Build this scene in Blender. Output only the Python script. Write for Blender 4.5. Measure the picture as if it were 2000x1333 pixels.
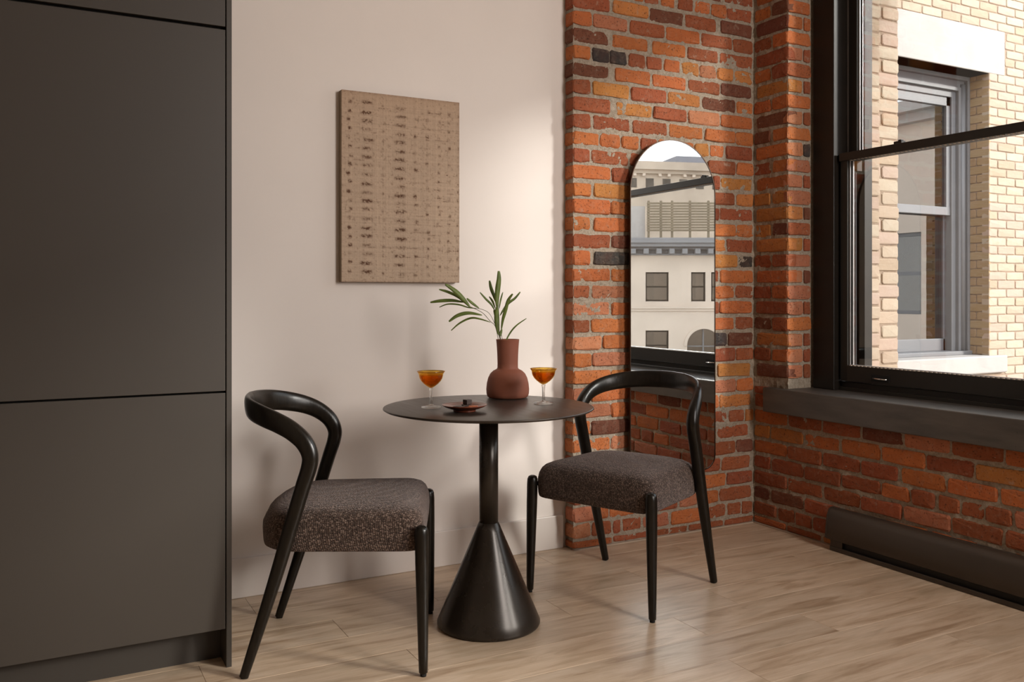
import bpy, math, random
import numpy as np
from mathutils import Vector, Matrix
random.seed(7)
RNG = np.random.default_rng(5)
S = bpy.context.scene
COL = S.collection
for o in list(bpy.data.objects): bpy.data.objects.remove(o)

# ------------------------------------------------------------------ camera
f_px, cx, hy, H = 1745.0, 1000.0, 578.0, 1.12
ANG = math.atan(940 / 1745.0)
cam = bpy.data.cameras.new('camera'); co = bpy.data.objects.new('camera', cam); COL.objects.link(co)
cam.sensor_width = 36; cam.lens = 36 * f_px / 2000
cam.shift_y = -(666.5 - hy) / 2000
cam.clip_start = .05; cam.clip_end = 500
co.location = (0, 0, H); co.rotation_euler = (math.pi / 2, 0, -ANG)
S.camera = co

# ------------------------------------------------------------------ sky, sun, exposure
w = bpy.data.worlds.new('sky'); S.world = w; w.use_nodes = True
nt = w.node_tree; nt.nodes.clear()
out = nt.nodes.new('ShaderNodeOutputWorld'); bg = nt.nodes.new('ShaderNodeBackground')
tc = nt.nodes.new('ShaderNodeTexCoord'); sx = nt.nodes.new('ShaderNodeSeparateXYZ')
rp = nt.nodes.new('ShaderNodeValToRGB')
nt.links.new(tc.outputs['Generated'], sx.inputs[0]); nt.links.new(sx.outputs['Z'], rp.inputs[0])
rp.color_ramp.elements[0].position = 0.0; rp.color_ramp.elements[0].color = (.95, .96, .98, 1)
rp.color_ramp.elements[1].position = .8; rp.color_ramp.elements[1].color = (.80, .88, 1.0, 1)
nt.links.new(rp.outputs[0], bg.inputs[0]); bg.inputs[1].default_value = 2.6
nt.links.new(bg.outputs[0], out.inputs[0])
SUN_DIR = Vector((.86, -1.0, .48)).normalized()
sun = bpy.data.lights.new('sun', 'SUN'); so = bpy.data.objects.new('sun', sun); COL.objects.link(so)
sun.energy = 4.0; sun.angle = math.radians(8); sun.color = (1.0, .95, .90)
so.rotation_euler = SUN_DIR.to_track_quat('Z', 'Y').to_euler(); so.location = (8, -9, 6)
# large soft fill light, unseen and added to brighten the room
al = bpy.data.lights.new('fill_light', 'AREA'); ao = bpy.data.objects.new('fill_light', al); COL.objects.link(ao)
al.shape = 'RECTANGLE'; al.size = .8; al.size_y = 2.0; al.energy = 74; al.color = (1.0, .94, .89)
ao.location = (2.65, -1.2, 2.2); ao.rotation_euler = (Vector(ao.location) - Vector((.9, 3.1, .8))).to_track_quat('Z', 'Y').to_euler()
S.view_settings.view_transform = 'Standard'
try: S.view_settings.look = 'None'
except Exception: pass
S.view_settings.gamma = 1; S.view_settings.exposure = .4; S.view_settings.use_curve_mapping = False
S.cycles.max_bounces = 10; S.cycles.transparent_max_bounces = 16; S.cycles.diffuse_bounces = 5
S.cycles.glossy_bounces = 5; S.cycles.transmission_bounces = 8
S.cycles.caustics_reflective = False; S.cycles.caustics_refractive = False
S.cycles.sample_clamp_indirect = 6.0
S.cycles.use_denoising = True

# ------------------------------------------------------------------ projection helpers (to place measured points)
F = Vector((math.sin(ANG), math.cos(ANG), 0)); R = Vector((math.cos(ANG), -math.sin(ANG), 0)); CAM = Vector((0, 0, H))
def ray(px, py): return F + R * ((px - cx) / f_px) + Vector((0, 0, (hy - py) / f_px))
def on_y(px, y): r = ray(px, hy); return r.x * y / r.y
def on_x(px, x): r = ray(px, hy); return r.y * x / r.x
def at_depth(px, py, d): return CAM + ray(px, py) * d

# ------------------------------------------------------------------ materials
def lin(r, g, b):
    f = lambda c: (c / 255 / 12.92) if c / 255 <= .04045 else ((c / 255 + .055) / 1.055) ** 2.4
    return (f(r), f(g), f(b), 1)
class N:
    def __init__(s, name):
        s.m = bpy.data.materials.new(name); s.m.use_nodes = True; s.t = s.m.node_tree
        s.b = s.t.nodes['Principled BSDF']; s.o = s.t.nodes['Material Output']
    def n(s, typ, **k):
        x = s.t.nodes.new('ShaderNode' + typ)
        for a, v in k.items(): setattr(x, a, v)
        return x
    def l(s, a, b): s.t.links.new(a, b)
    def val(s, node, **k):
        for a, v in k.items(): node.inputs[a.replace('_', ' ')].default_value = v
        return node
    def mix(s, fac, a, b, blend='MIX'):
        m = s.n('Mix', data_type='RGBA', blend_type=blend)
        for i, v in ((0, fac), (6, a), (7, b)):
            if hasattr(v, 'links') or hasattr(v, 'is_linked'): s.l(v, m.inputs[i])
            else: m.inputs[i].default_value = v
        return m.outputs[2]
    def noise(s, vec, scale, detail=4, rough=.55, dist=0):
        x = s.n('TexNoise'); x.inputs['Scale'].default_value = scale; x.inputs['Detail'].default_value = detail
        x.inputs['Roughness'].default_value = rough; x.inputs['Distortion'].default_value = dist
        if vec is not None: s.l(vec, x.inputs['Vector'])
        return x.outputs['Fac']
    def ramp(s, fac, *stops):
        x = s.n('ValToRGB'); cr = x.color_ramp
        while len(cr.elements) < len(stops): cr.elements.new(.5)
        for e, (p, c) in zip(cr.elements, stops):
            e.position = p; e.color = c if isinstance(c, tuple) else (c, c, c, 1)
        s.l(fac, x.inputs[0]); return x.outputs[0]
    def bump(s, h, strength, dist=.01, normal=None):
        x = s.n('Bump'); x.inputs['Strength'].default_value = strength; x.inputs['Distance'].default_value = dist
        s.l(h, x.inputs['Height'])
        if normal is not None: s.l(normal, x.inputs['Normal'])
        return x.outputs[0]
    def coord(s, kind='Object'): return s.n('TexCoord').outputs[kind]
    def mapping(s, vec, scale=(1, 1, 1), rot=(0, 0, 0)):
        x = s.n('Mapping'); x.inputs['Scale'].default_value = scale; x.inputs['Rotation'].default_value = rot
        s.l(vec, x.inputs['Vector']); return x.outputs[0]
    def world(s): return s.n('NewGeometry').outputs['Position']

def plain(name, col, rough=.5, metal=0, var=.06, bump=.0, scale=12, spec=.5, coat=0):
    k = N(name); p = k.coord()
    nz = k.noise(p, scale, 5)
    dark = tuple(c * (1 - var * 2) for c in col[:3]) + (1,); lite = tuple(min(1, c * (1 + var)) for c in col[:3]) + (1,)
    k.l(k.ramp(nz, (.3, dark), (.7, lite)), k.b.inputs['Base Color'])
    k.b.inputs['Roughness'].default_value = rough; k.b.inputs['Metallic'].default_value = metal
    k.b.inputs['Specular IOR Level'].default_value = spec
    if coat: k.b.inputs['Coat Weight'].default_value = coat
    if bump: k.l(k.bump(k.noise(p, scale * 14, 3), bump, .004), k.b.inputs['Normal'])
    return k.m

def brick_mat(name, smear, pit=.5, rough=.85):
    k = N(name); oi = k.n('ObjectInfo'); pos = k.world(); p = k.coord()
    base = oi.outputs['Color']
    big = k.noise(pos, 14, 3)
    c = k.mix(k.ramp(big, (.35, 0.0), (.75, .55)), base, k.mix(.5, base, (.16, .045, .02, 1)))
    lite = k.noise(pos, 45, 5, .65)
    c = k.mix(k.ramp(lite, (.5, 0.0), (.78, .45)), c, k.mix(.55, base, smear))
    pits = k.noise(pos, 130, 3, .6)
    c = k.mix(k.ramp(pits, (.30, .75), (.40, 0.0)), c, (.045, .02, .012, 1))
    sm = k.noise(pos, 26, 6, .7)
    c = k.mix(k.ramp(sm, (.60, 0.0), (.72, .6)), c, smear)
    k.l(c, k.b.inputs['Base Color']); k.b.inputs['Roughness'].default_value = rough
    k.b.inputs['Specular IOR Level'].default_value = .25
    h = k.n('Math', operation='ADD'); k.l(k.noise(pos, 60, 6, .65), h.inputs[0]); k.l(k.ramp(pits, (.3, 0.0), (.42, pit)), h.inputs[1])
    k.l(k.bump(h.outputs[0], .7, .006), k.b.inputs['Normal'])
    return k.m
def mortar_mat(name, a, b, strength=1.0):
    k = N(name); pos = k.world()
    n1 = k.noise(pos, 90, 6, .7); n2 = k.noise(pos, 22, 4)
    c = k.ramp(n1, (.25, tuple(x * .35 for x in a[:3]) + (1,)), (.42, a), (.7, b))
    k.l(k.mix(k.ramp(n2, (.3, 0.0), (.7, .35)), c, b), k.b.inputs['Base Color'])
    k.b.inputs['Roughness'].default_value = .95; k.b.inputs['Specular IOR Level'].default_value = .1
    k.l(k.bump(n1, strength, .012), k.b.inputs['Normal']); return k.m

M = {}
M['brick'] = brick_mat('red_brick', (.36, .27, .20, 1))
M['mortar'] = mortar_mat('sandy_mortar', (.36, .29, .215, 1), (.55, .46, .37, 1), 1.0)
M['pale_brick'] = None
def pale_brick():
    k = N('pale_yellow_brick'); oi = k.n('ObjectInfo'); pos = k.world(); base = oi.outputs['Color']
    c = k.mix(k.ramp(k.noise(pos, 20, 5), (.3, 0.0), (.75, .35)), base, (.42, .28, .18, 1))
    c = k.mix(k.ramp(k.noise(k.mapping(pos, (4, 4, 60)), 3, 3), (.45, 0.0), (.8, .4)), c, (.52, .42, .31, 1))
    k.l(c, k.b.inputs['Base Color']); k.b.inputs['Roughness'].default_value = .85
    k.l(k.bump(k.noise(pos, 50, 5), .35, .005), k.b.inputs['Normal']); return k.m
M['pale_brick'] = pale_brick()
M['pale_mortar'] = mortar_mat('buff_mortar', (.33, .24, .175, 1), (.42, .32, .24, 1), .5)
M['plaster'] = plain('warm_white_paint', (.80, .73, .68, 1), .55, var=.01, bump=.05, scale=3, spec=.3)
M['baseboard'] = plain('white_gloss_trim', (.74, .67, .62, 1), .4, var=.01, scale=3)
M['ceiling'] = plain('ceiling_paint', (.70, .66, .60, 1), .8, var=.01)
M['room_wall'] = plain('room_paint', (.66, .58, .50, 1), .8, var=.01)
M['charcoal'] = plain('charcoal_laminate', lin(60, 54, 48), .5, var=.02, scale=2, spec=.45)
M['gap'] = plain('shadow_gap_black', (.006, .005, .004, 1), .9, var=0)
M['toe'] = plain('dark_toe_kick', lin(52, 47, 42), .5, var=.02)
M['frame'] = plain('dark_bronze_frame', (.012, .0085, .006, 1), .42, var=.1, scale=6, bump=.05, spec=.32)
M['frame_lower'] = plain('dark_olive_sash', (.017, .0145, .011, 1), .42, var=.08, spec=.32)
M['alu'] = plain('pale_aluminium_track', (.42, .40, .40, 1), .35, metal=.6, var=.04)
M['chrome'] = plain('brushed_chrome', (.75, .73, .70, 1), .22, metal=1, var=.02)
M['heater'] = plain('dark_bronze_heater', lin(66, 57, 49), .42, metal=.25, var=.02)
M['heater_dark'] = plain('heater_slot_black', (.008, .007, .006, 1), .6, var=0)
M['stone'] = plain('pale_lintel_stone', (.43, .39, .36, 1), .85, var=.05, bump=.2, scale=5)
M['grey_paint'] = plain('grey_window_paint', (.17, .165, .17, 1), .5, var=.04, scale=5)
M['cream'] = plain('cream_facade_stone', (.62, .51, .42, 1), .9, var=.06, scale=.5)
M['cornice'] = plain('grey_cornice', (.23, .225, .23, 1), .8, var=.05, scale=1)
M['deck'] = plain('weathered_deck_slats', (.20, .155, .10, 1), .8, var=.1, scale=3)
M['far_stone'] = plain('far_tan_stone', (.48, .39, .31, 1), .9, var=.12, scale=.35)
M['far_grey'] = plain('far_grey_render', (.22, .22, .25, 1), .9, var=.05)
M['asphalt'] = plain('street_asphalt', (.30, .29, .27, 1), .9)
M['dark_in'] = plain('dim_interior', (.10, .085, .07, 1), .8, var=.3, scale=1)
M['curtain'] = plain('pale_curtain', (.50, .47, .44, 1), .9, var=.1)
M['caulk'] = plain('beige_caulk', (.42, .33, .25, 1), .6, var=.05)

def sill_mat():
    k = N('pitted_charcoal_sill'); p = k.world()
    c = k.ramp(k.noise(k.mapping(p, (12, 2, 12)), 2.2, 5), (.3, (.032, .026, .020, 1)), (.72, (.078, .064, .051, 1)))
    v = k.n('TexVoronoi'); v.inputs['Scale'].default_value = 38; k.l(p, v.inputs['Vector'])
    msk = k.noise(p, 9, 2)
    pit = k.ramp(v.outputs['Distance'], (.05, 1.0), (.13, 0.0))
    mm = k.n('Math', operation='MULTIPLY'); k.l(pit, mm.inputs[0]); k.l(k.ramp(msk, (.5, 0.0), (.6, 1.0)), mm.inputs[1])
    k.l(k.mix(mm.outputs[0], c, (.006, .005, .004, 1)), k.b.inputs['Base Color'])
    k.b.inputs['Roughness'].default_value = .5; k.b.inputs['Specular IOR Level'].default_value = .9
    k.l(k.bump(k.noise(p, 60, 4), .15, .004), k.b.inputs['Normal']); return k.m
M['sill'] = sill_mat()

def wood_floor():
    k = N('pale_oak_plank'); oi = k.n('ObjectInfo'); p = k.world()
    off = k.n('Combine' + 'XYZ'); m1 = k.n('Math', operation='MULTIPLY'); m1.inputs[1].default_value = 37
    k.l(oi.outputs['Random'], m1.inputs[0]); k.l(m1.outputs[0], off.inputs[0]); k.l(m1.outputs[0], off.inputs[1])
    ad = k.n('VectorMath', operation='ADD'); k.l(p, ad.inputs[0]); k.l(off.outputs[0], ad.inputs[1]); v = ad.outputs[0]
    g1 = k.noise(k.mapping(v, (1.1, 9, 1)), 2.6, 6, .6, .9)
    g2 = k.noise(k.mapping(v, (3, 80, 1)), 3.0, 4, .6, .3)
    g3 = k.noise(k.mapping(v, (1.5, 5, 1)), 1.6, 3, .5, 1.5)
    c = k.ramp(g1, (.30, (.33, .22, .135, 1)), (.48, (.56, .42, .295, 1)), (.68, (.66, .52, .39, 1)))
    c = k.mix(k.ramp(g2, (.35, .0), (.75, .5)), c, (.44, .31, .205, 1))
    c = k.mix(k.ramp(g3, (.56, .0), (.74, .55)), c, (.34, .25, .16, 1))
    tone = k.ramp(oi.outputs['Random'], (0, (.90, .90, .90, 1)), (1, (1.06, 1.05, 1.04, 1)))
    c = k.mix(1.0, c, tone, 'MULTIPLY')
    k.l(c, k.b.inputs['Base Color'])
    k.l(k.ramp(g2, (.2, .30), (.8, .42)), k.b.inputs['Roughness']); k.b.inputs['Specular IOR Level'].default_value = .5
    k.l(k.bump(g2, .12, .002), k.b.inputs['Normal']); return k.m
M['floor'] = wood_floor()

def chair_wood():
    k = N('black_stained_ash'); p = k.coord()
    g = k.noise(k.mapping(p, (60, 60, 9)), 3, 4, .6)
    k.l(k.ramp(g, (.3, (.004, .003, .002, 1)), (.7, (.012, .009, .006, 1))), k.b.inputs['Base Color'])
    k.b.inputs['Roughness'].default_value = .28; k.b.inputs['Specular IOR Level'].default_value = .32
    k.l(k.bump(g, .25, .0015), k.b.inputs['Normal']); return k.m
M['chair'] = chair_wood()
def tweed():
    k = N('brown_woven_tweed'); p = k.coord()
    sp = k.n('SeparateXYZ'); k.l(p, sp.inputs[0])
    v = k.n('TexVoronoi'); v.inputs['Scale'].default_value = 1; v.inputs['Randomness'].default_value = .5
    k.l(k.mapping(p, (170, 280, 280), (.05, .05, .5)), v.inputs['Vector'])
    n0 = k.noise(p, 40, 3)
    f_ = k.n('Math', operation='SUBTRACT'); f_.inputs[0].default_value = 1.0; k.l(v.outputs['Distance'], f_.inputs[1])
    rnd = k.n('SeparateColor'); k.l(v.outputs['Color'], rnd.inputs[0])
    c = k.ramp(rnd.outputs[0], (.10, (.036, .022, .016, 1)), (.55, (.084, .054, .041, 1)), (1.0, (.22, .155, .125, 1)))
    c = k.mix(k.ramp(f_.outputs[0], (.25, .75), (.6, 0.0)), c, (.018, .011, .008, 1))
    st = k.noise(k.mapping(p, (5, 60, 60)), 3, 3)
    c = k.mix(k.ramp(st, (.45, 0.0), (.75, .35)), c, (.035, .022, .016, 1))
    k.l(c, k.b.inputs['Base Color']); k.b.inputs['Roughness'].default_value = .9
    k.b.inputs['Sheen Weight'].default_value = .3; k.b.inputs['Sheen Tint'].default_value = (.8, .7, .68, 1)
    k.b.inputs['Specular IOR Level'].default_value = .15
    k.l(k.bump(f_.outputs[0], .9, .004), k.b.inputs['Normal']); return k.m
M['tweed'] = tweed()
def table_metal():
    k = N('blackened_steel'); p = k.coord()
    n = k.noise(p, 5, 5, .6)
    k.l(k.ramp(n, (.3, (.020, .015, .011, 1)), (.7, (.036, .028, .021, 1))), k.b.inputs['Base Color'])
    k.b.inputs['Metallic'].default_value = .35
    k.l(k.ramp(n, (.3, .24), (.7, .32)), k.b.inputs['Roughness']); return k.m
M['table'] = table_metal()
def table_top():
    k = N('blackened_brushed_top'); p = k.coord()
    n = k.noise(k.mapping(p, (14, 1.6, 1), (0, 0, -.5)), 2.5, 5, .6)
    k.l(k.ramp(n, (.3, (.028, .020, .015, 1)), (.7, (.050, .037, .028, 1))), k.b.inputs['Base Color'])
    k.b.inputs['Metallic'].default_value = .3
    k.l(k.ramp(n, (.3, .30), (.7, .38)), k.b.inputs['Roughness']); return k.m
M['table_top'] = table_top()
M['terracotta'] = plain('matte_terracotta', lin(150, 92, 72), .62, var=.04, bump=.06, scale=9, spec=.35)
M['plate'] = plain('red_brown_glaze', lin(112, 56, 38), .25, var=.15, scale=8)
M['choc'] = plain('dark_chocolate', (.035, .016, .010, 1), .5, var=.2, scale=60, bump=.3)
M['orange'] = plain('candied_orange_peel', (.42, .11, .04, 1), .4, var=.2, scale=60)
M['leaf'] = None
def leaf_mat():
    k = N('palm_leaf_green'); p = k.world(); oi = k.n('ObjectInfo')
    c = k.ramp(k.noise(p, 30, 3), (.3, (.08, .125, .018, 1)), (.7, (.22, .29, .06, 1)))
    c = k.mix(k.ramp(oi.outputs['Random'], (0, 0.0), (1, .4)), c, (.26, .32, .10, 1))
    k.l(c, k.b.inputs['Base Color']); k.b.inputs['Roughness'].default_value = .45
    tr = k.n('BsdfTranslucent'); tr.inputs[0].default_value = (.25, .38, .06, 1)
    mx = k.n('MixShader'); mx.inputs[0].default_value = .25
    k.l(k.b.outputs[0], mx.inputs[1]); k.l(tr.outputs[0], mx.inputs[2]); k.l(mx.outputs[0], k.o.inputs[0]); return k.m
M['leaf'] = leaf_mat()
M['stem'] = plain('leaf_stem', (.10, .09, .035, 1), .5, var=.1)

def mirror_mat():
    k = N('mirror_silver'); k.b.inputs['Base Color'].default_value = (.88, .89, .88, 1)
    k.b.inputs['Metallic'].default_value = 1; k.b.inputs['Roughness'].default_value = 0.0; return k.m
M['mirror'] = mirror_mat()
M['mirror_frame'] = plain('thin_bronze_frame', (.05, .028, .017, 1), .3, metal=.7, var=.05)
def pane_mat(name, tint=(.96, .97, .96, 1), refl=1.0, base=0.0):
    k = N(name); k.t.nodes.remove(k.b)
    tr = k.n('BsdfTransparent'); tr.inputs[0].default_value = tint
    gl = k.n('BsdfGlossy'); gl.inputs['Roughness'].default_value = 0.0; gl.inputs[0].default_value = (1, 1, 1, 1)
    fr = k.n('Fresnel'); fr.inputs['IOR'].default_value = 1.5
    mp = k.n('Math', operation='MULTIPLY_ADD'); mp.inputs[1].default_value = refl; mp.inputs[2].default_value = base
    mp.use_clamp = True; k.l(fr.outputs[0], mp.inputs[0])
    mx = k.n('MixShader'); k.l(mp.outputs[0], mx.inputs[0]); k.l(tr.outputs[0], mx.inputs[1]); k.l(gl.outputs[0], mx.inputs[2])
    k.l(mx.outputs[0], k.o.inputs[0]); return k.m
M['pane'] = pane_mat('clear_window_glass', refl=.45)
M['pane_street'] = pane_mat('dull_street_glass', (.6, .58, .55, 1), refl=1.0, base=.08)
M['pane_far'] = pane_mat('reflective_outer_glass', (.55, .52, .47, 1), refl=2.0, base=.22)
def glass_mat(name, col, density_tint):
    k = N(name); k.b.inputs['Base Color'].default_value = col; k.b.inputs['Roughness'].default_value = .0
    k.b.inputs['Transmission Weight'].default_value = 1; k.b.inputs['IOR'].default_value = 1.45
    tr = k.n('BsdfTransparent'); tr.inputs[0].default_value = density_tint
    mx = k.n('MixShader'); mx.inputs[0].default_value = .45
    k.l(k.b.outputs[0], mx.inputs[1]); k.l(tr.outputs[0], mx.inputs[2]); k.l(mx.outputs[0], k.o.inputs[0]); return k.m
M['amber'] = glass_mat('amber_glass', (.92, .66, .16, 1), (.90, .66, .22, 1))
M['clear'] = glass_mat('clear_stem_glass', (.97, .97, .96, 1), (.93, .93, .92, 1))
M['drink'] = glass_mat('amber_drink', (.85, .42, .06, 1), (.85, .42, .07, 1))

# ------------------------------------------------------------------ mesh helpers
class MB:
    def __init__(s): s.v = []; s.f = []; s.sm = []
    def add(s, vs, fs, smooth=False):
        b = len(s.v); s.v += [tuple(v) for v in vs]
        for q in fs: s.f.append(tuple(b + i for i in q)); s.sm.append(smooth)
        return s
    def box(s, x0, x1, y0, y1, z0, z1):
        x0, x1 = sorted((x0, x1)); y0, y1 = sorted((y0, y1)); z0, z1 = sorted((z0, z1))
        vs = [(x, y, z) for x in (x0, x1) for y in (y0, y1) for z in (z0, z1)]
        return s.add(vs, [(0, 1, 3, 2), (4, 6, 7, 5), (0, 4, 5, 1), (2, 3, 7, 6), (0, 2, 6, 4), (1, 5, 7, 3)])
    def prism(s, pts, axis, a, b, smooth=False):   # pts 2D, extruded along axis from a to b
        def P(p, t):
            if axis == 'x': return (t, p[0], p[1])
            if axis == 'y': return (p[0], t, p[1])
            return (p[0], p[1], t)
        n = len(pts); vs = [P(p, a) for p in pts] + [P(p, b) for p in pts]
        s.add(vs, [(i, (i + 1) % n, n + (i + 1) % n, n + i) for i in range(n)], smooth)
        s.add([P(p, a) for p in pts], [tuple(range(n))[::-1]]); s.add([P(p, b) for p in pts], [tuple(range(n))])
        return s
    def lathe(s, prof, n=48, c=(0, 0, 0), smooth=True, wob=None):
        vs = []; fs = []
        for i, (r, z) in enumerate(prof):
            for j in range(n):
                a = 2 * math.pi * j / n; rr = r * (wob(a, i) if wob else 1)
                vs.append((c[0] + rr * math.cos(a), c[1] + rr * math.sin(a), c[2] + z))
        for i in range(len(prof) - 1):
            for j in range(n):
                k = (j + 1) % n; fs.append((i * n + j, i * n + k, (i + 1) * n + k, (i + 1) * n + j))
        if prof[0][0] > 1e-4: fs.append(tuple(range(n))[::-1])
        if prof[-1][0] > 1e-4: b = (len(prof) - 1) * n; fs.append(tuple(range(b, b + n)))
        return s.add(vs, fs, smooth)
    def sweep(s, path, n=14, cap=True, sl=None):   # path: (pos, halfA, halfB, refdir) ; A along ref-perp
        rings = []; P = [Vector(p[0]) for p in path]
        for i, (p, ra, rb, up) in enumerate(path):
            t = (P[min(i + 1, len(P) - 1)] - P[max(i - 1, 0)]).normalized()
            u = Vector(up); u = (u - t * u.dot(t)).normalized(); v = t.cross(u)
            rings.append([P[i] + u * (ra * se(math.cos(2 * math.pi * j / n))) + v * (rb * se(math.sin(2 * math.pi * j / n))) for j in range(n)])
        if sl: rings = rings[sl[0]:sl[1]]
        vs = [q for r_ in rings for q in r_]
        fs = [(i * n + j, i * n + (j + 1) % n, (i + 1) * n + (j + 1) % n, (i + 1) * n + j) for i in range(len(rings) - 1) for j in range(n)]
        s.add(vs, fs, True)
        if cap: s.add(rings[0], [tuple(range(n))[::-1]]); s.add(rings[-1], [tuple(range(n))])
        return s
    def mesh(s, name, off=(0, 0, 0)):
        me = bpy.data.meshes.new(name)
        me.from_pydata([(v[0] - off[0], v[1] - off[1], v[2] - off[2]) for v in s.v], [], s.f)
        me.polygons.foreach_set('use_smooth', s.sm); me.update(); return me
def se(c, p=.85): return math.copysign(abs(c) ** p, c)

def tag(o, label=None, cat=None, group=None, kind=None):
    if label: o['label'] = label
    if cat: o['category'] = cat
    if group: o['group'] = group
    if kind: o['kind'] = kind
    return o
def link(name, me, mat, parent=None, loc=(0, 0, 0), rot=(0, 0, 0), scale=None, color=None):
    o = bpy.data.objects.new(name, me); COL.objects.link(o)
    if mat is not None and me is not None and not me.materials: me.materials.append(mat)
    o.location = loc; o.rotation_euler = rot
    if scale: o.scale = scale
    if color: o.color = color
    if parent: o.parent = parent
    return o
def root(name, loc=(0, 0, 0), rz=0):
    o = bpy.data.objects.new(name, None); COL.objects.link(o); o.location = loc; o.rotation_euler = (0, 0, rz)
    o.empty_display_size = .1; return o
def bev(o, w_=.003, seg=2):
    m = o.modifiers.new('bevel', 'BEVEL'); m.width = w_; m.segments = seg; m.limit_method = 'ANGLE'; m.angle_limit = .6
    return o
def part(name, mb, mat, parent, b=0, seg=2, label=None, origin=None):   # mb in world coords, parent unrotated
    off = tuple(parent.location) if parent and origin is None else (origin or (0, 0, 0))
    o = link(name, mb.mesh(name, off), mat, parent)
    if b: bev(o, b, seg)
    if label: o['label'] = label
    return o
def solo(name, mb, mat, base, b=0, seg=2):
    o = link(name, mb.mesh(name, base), mat, None, base)
    if b: bev(o, b, seg)
    return o

# ------------------------------------------------------------------ brick pieces
def brick_mesh(name, L, Hh, D, seed, jit=.0032, bevel=.005):
    """front face at y=0 facing -y, body to +D; centred in x and z"""
    r = random.Random(seed)
    def ring(l, h, y, cut, j):
        c = cut
        pts = [(-l + c, -h), (0, -h), (l - c, -h), (l, -h + c), (l, h - c), (l - c, h), (0, h), (-l + c, h), (-l, h - c), (-l, -h + c)]
        return [(p[0] + r.uniform(-j, j), y + (r.uniform(-j, j) * .5 if y < D else 0), p[1] + r.uniform(-j, j)) for p in pts]
    l, h = L / 2, Hh / 2
    a = ring(l - bevel, h - bevel, 0, .006, jit); b = ring(l, h, bevel * .9, .008, jit); c = ring(l, h, D, .006, 0)
    mb = MB(); mb.add([(r.uniform(-.01, .01), r.uniform(-.002, .001), 0)] + a + b + c,
        [(0, 1 + (i + 1) % 10, 1 + i)[::-1] for i in range(10)] +
        [(1 + i, 1 + (i + 1) % 10, 11 + (i + 1) % 10, 11 + i) for i in range(10)] +
        [(11 + i, 11 + (i + 1) % 10, 21 + (i + 1) % 10, 21 + i) for i in range(10)])
    me = mb.mesh(name); 
    return me
BL, BH, BD, BHD = .205, .0605, .06, .098
PITCH, Z0 = .0756, .0404
STR = [brick_mesh('brick', BL, BH, BD, i) for i in range(10)]
HED = [brick_mesh('brick', BHD, BH, BD, 50 + i) for i in range(8)]
PSTR = [brick_mesh('brick', .205, .0595, .06, 90 + i, .0015, .004) for i in range(8)]
PHED = [brick_mesh('brick', .098, .0595, .06, 120 + i, .0015, .004) for i in range(6)]
for m_ in STR + HED: m_.materials.append(M['brick'])
for m_ in PSTR + PHED: m_.materials.append(M['pale_brick'])
BC = {'O': (.45, .135, .042), 'R': (.29, .080, .034), 'D': (.15, .052, .030), 'Y': (.45, .175, .048), 'K': (.045, .041, .038), 'P': (.44, .165, .085)}
def bcol(ch, r=random):
    c = BC[ch]; k = r.uniform(.85, 1.15); g = r.uniform(.93, 1.07)
    return (c[0] * k, c[1] * k * g, c[2] * k, 1)
def rnd_class(r=random): return r.choices('ORDYK P'.replace(' ', ''), (34, 38, 8, 10, 3, 7))[0]
def put_brick(parent, axis, a0, a1, zc, plane, color, pale=False, h=None, proud=None, bury=1, depth=None):
    """axis 'y': face normal -y at y=plane, spans x a0..a1.  axis 'x': face normal -x at x=plane, spans y a0..a1."""
    L = abs(a1 - a0); r = random
    if L < .02: return
    big = L > .15
    src = (PSTR if big else PHED) if pale else (STR if big else HED)
    me = r.choice(src); base = (.205 if big else .098); bh = .0595 if pale else BH
    hh = (h or bh) / bh
    pr = r.uniform(-.002, .005) if proud is None else proud
    mid = (a0 + a1) / 2; zc += r.uniform(-.0012, .0012)
    sc = (L / base, (depth or BD) / BD, hh)
    p = parent.location
    if axis == 'y': loc = (mid - p.x, plane - pr - p.y, zc - p.z); rot = (0, r.uniform(-.006, .006), 0)
    elif axis == 'x': loc = (plane - pr - p.x, mid - p.y, zc - p.z); rot = (0, 0, -math.pi / 2)
    else: loc = (plane + pr - p.x, mid - p.y, zc - p.z); rot = (0, 0, math.pi / 2)
    o = link('brick', me, None, parent, loc, rot, sc, color)
    return o

# ------------------------------------------------------------------ room dimensions
YW = 3.40        # plaster wall plane
YB = 3.325       # brick pier face
XP = 2.096       # pier left edge
XW = 3.15        # window wall face
YE = 3.10        # edge of window reveal
ZC = 3.3         # ceiling
XL, YF = -2.6, -3.0
ZS = .678        # sill top
W1 = (.80, 3.10); W2 = (-2.1, .35)   # openings (y ranges)
ZT = 2.80        # head of windows
XO = 3.93        # outer face

# floor planks -------------------------------------------------------------
fl = root('floor', (0, 0, 0)); tag(fl, 'pale oak plank floor with long straight grain', kind='structure')
sub = MB().box(XL, XW + .1, YF, YW + .1, -.12, -.012); part('subfloor', sub, M['gap'], fl)
PW, PL = .182, 1.22
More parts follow.
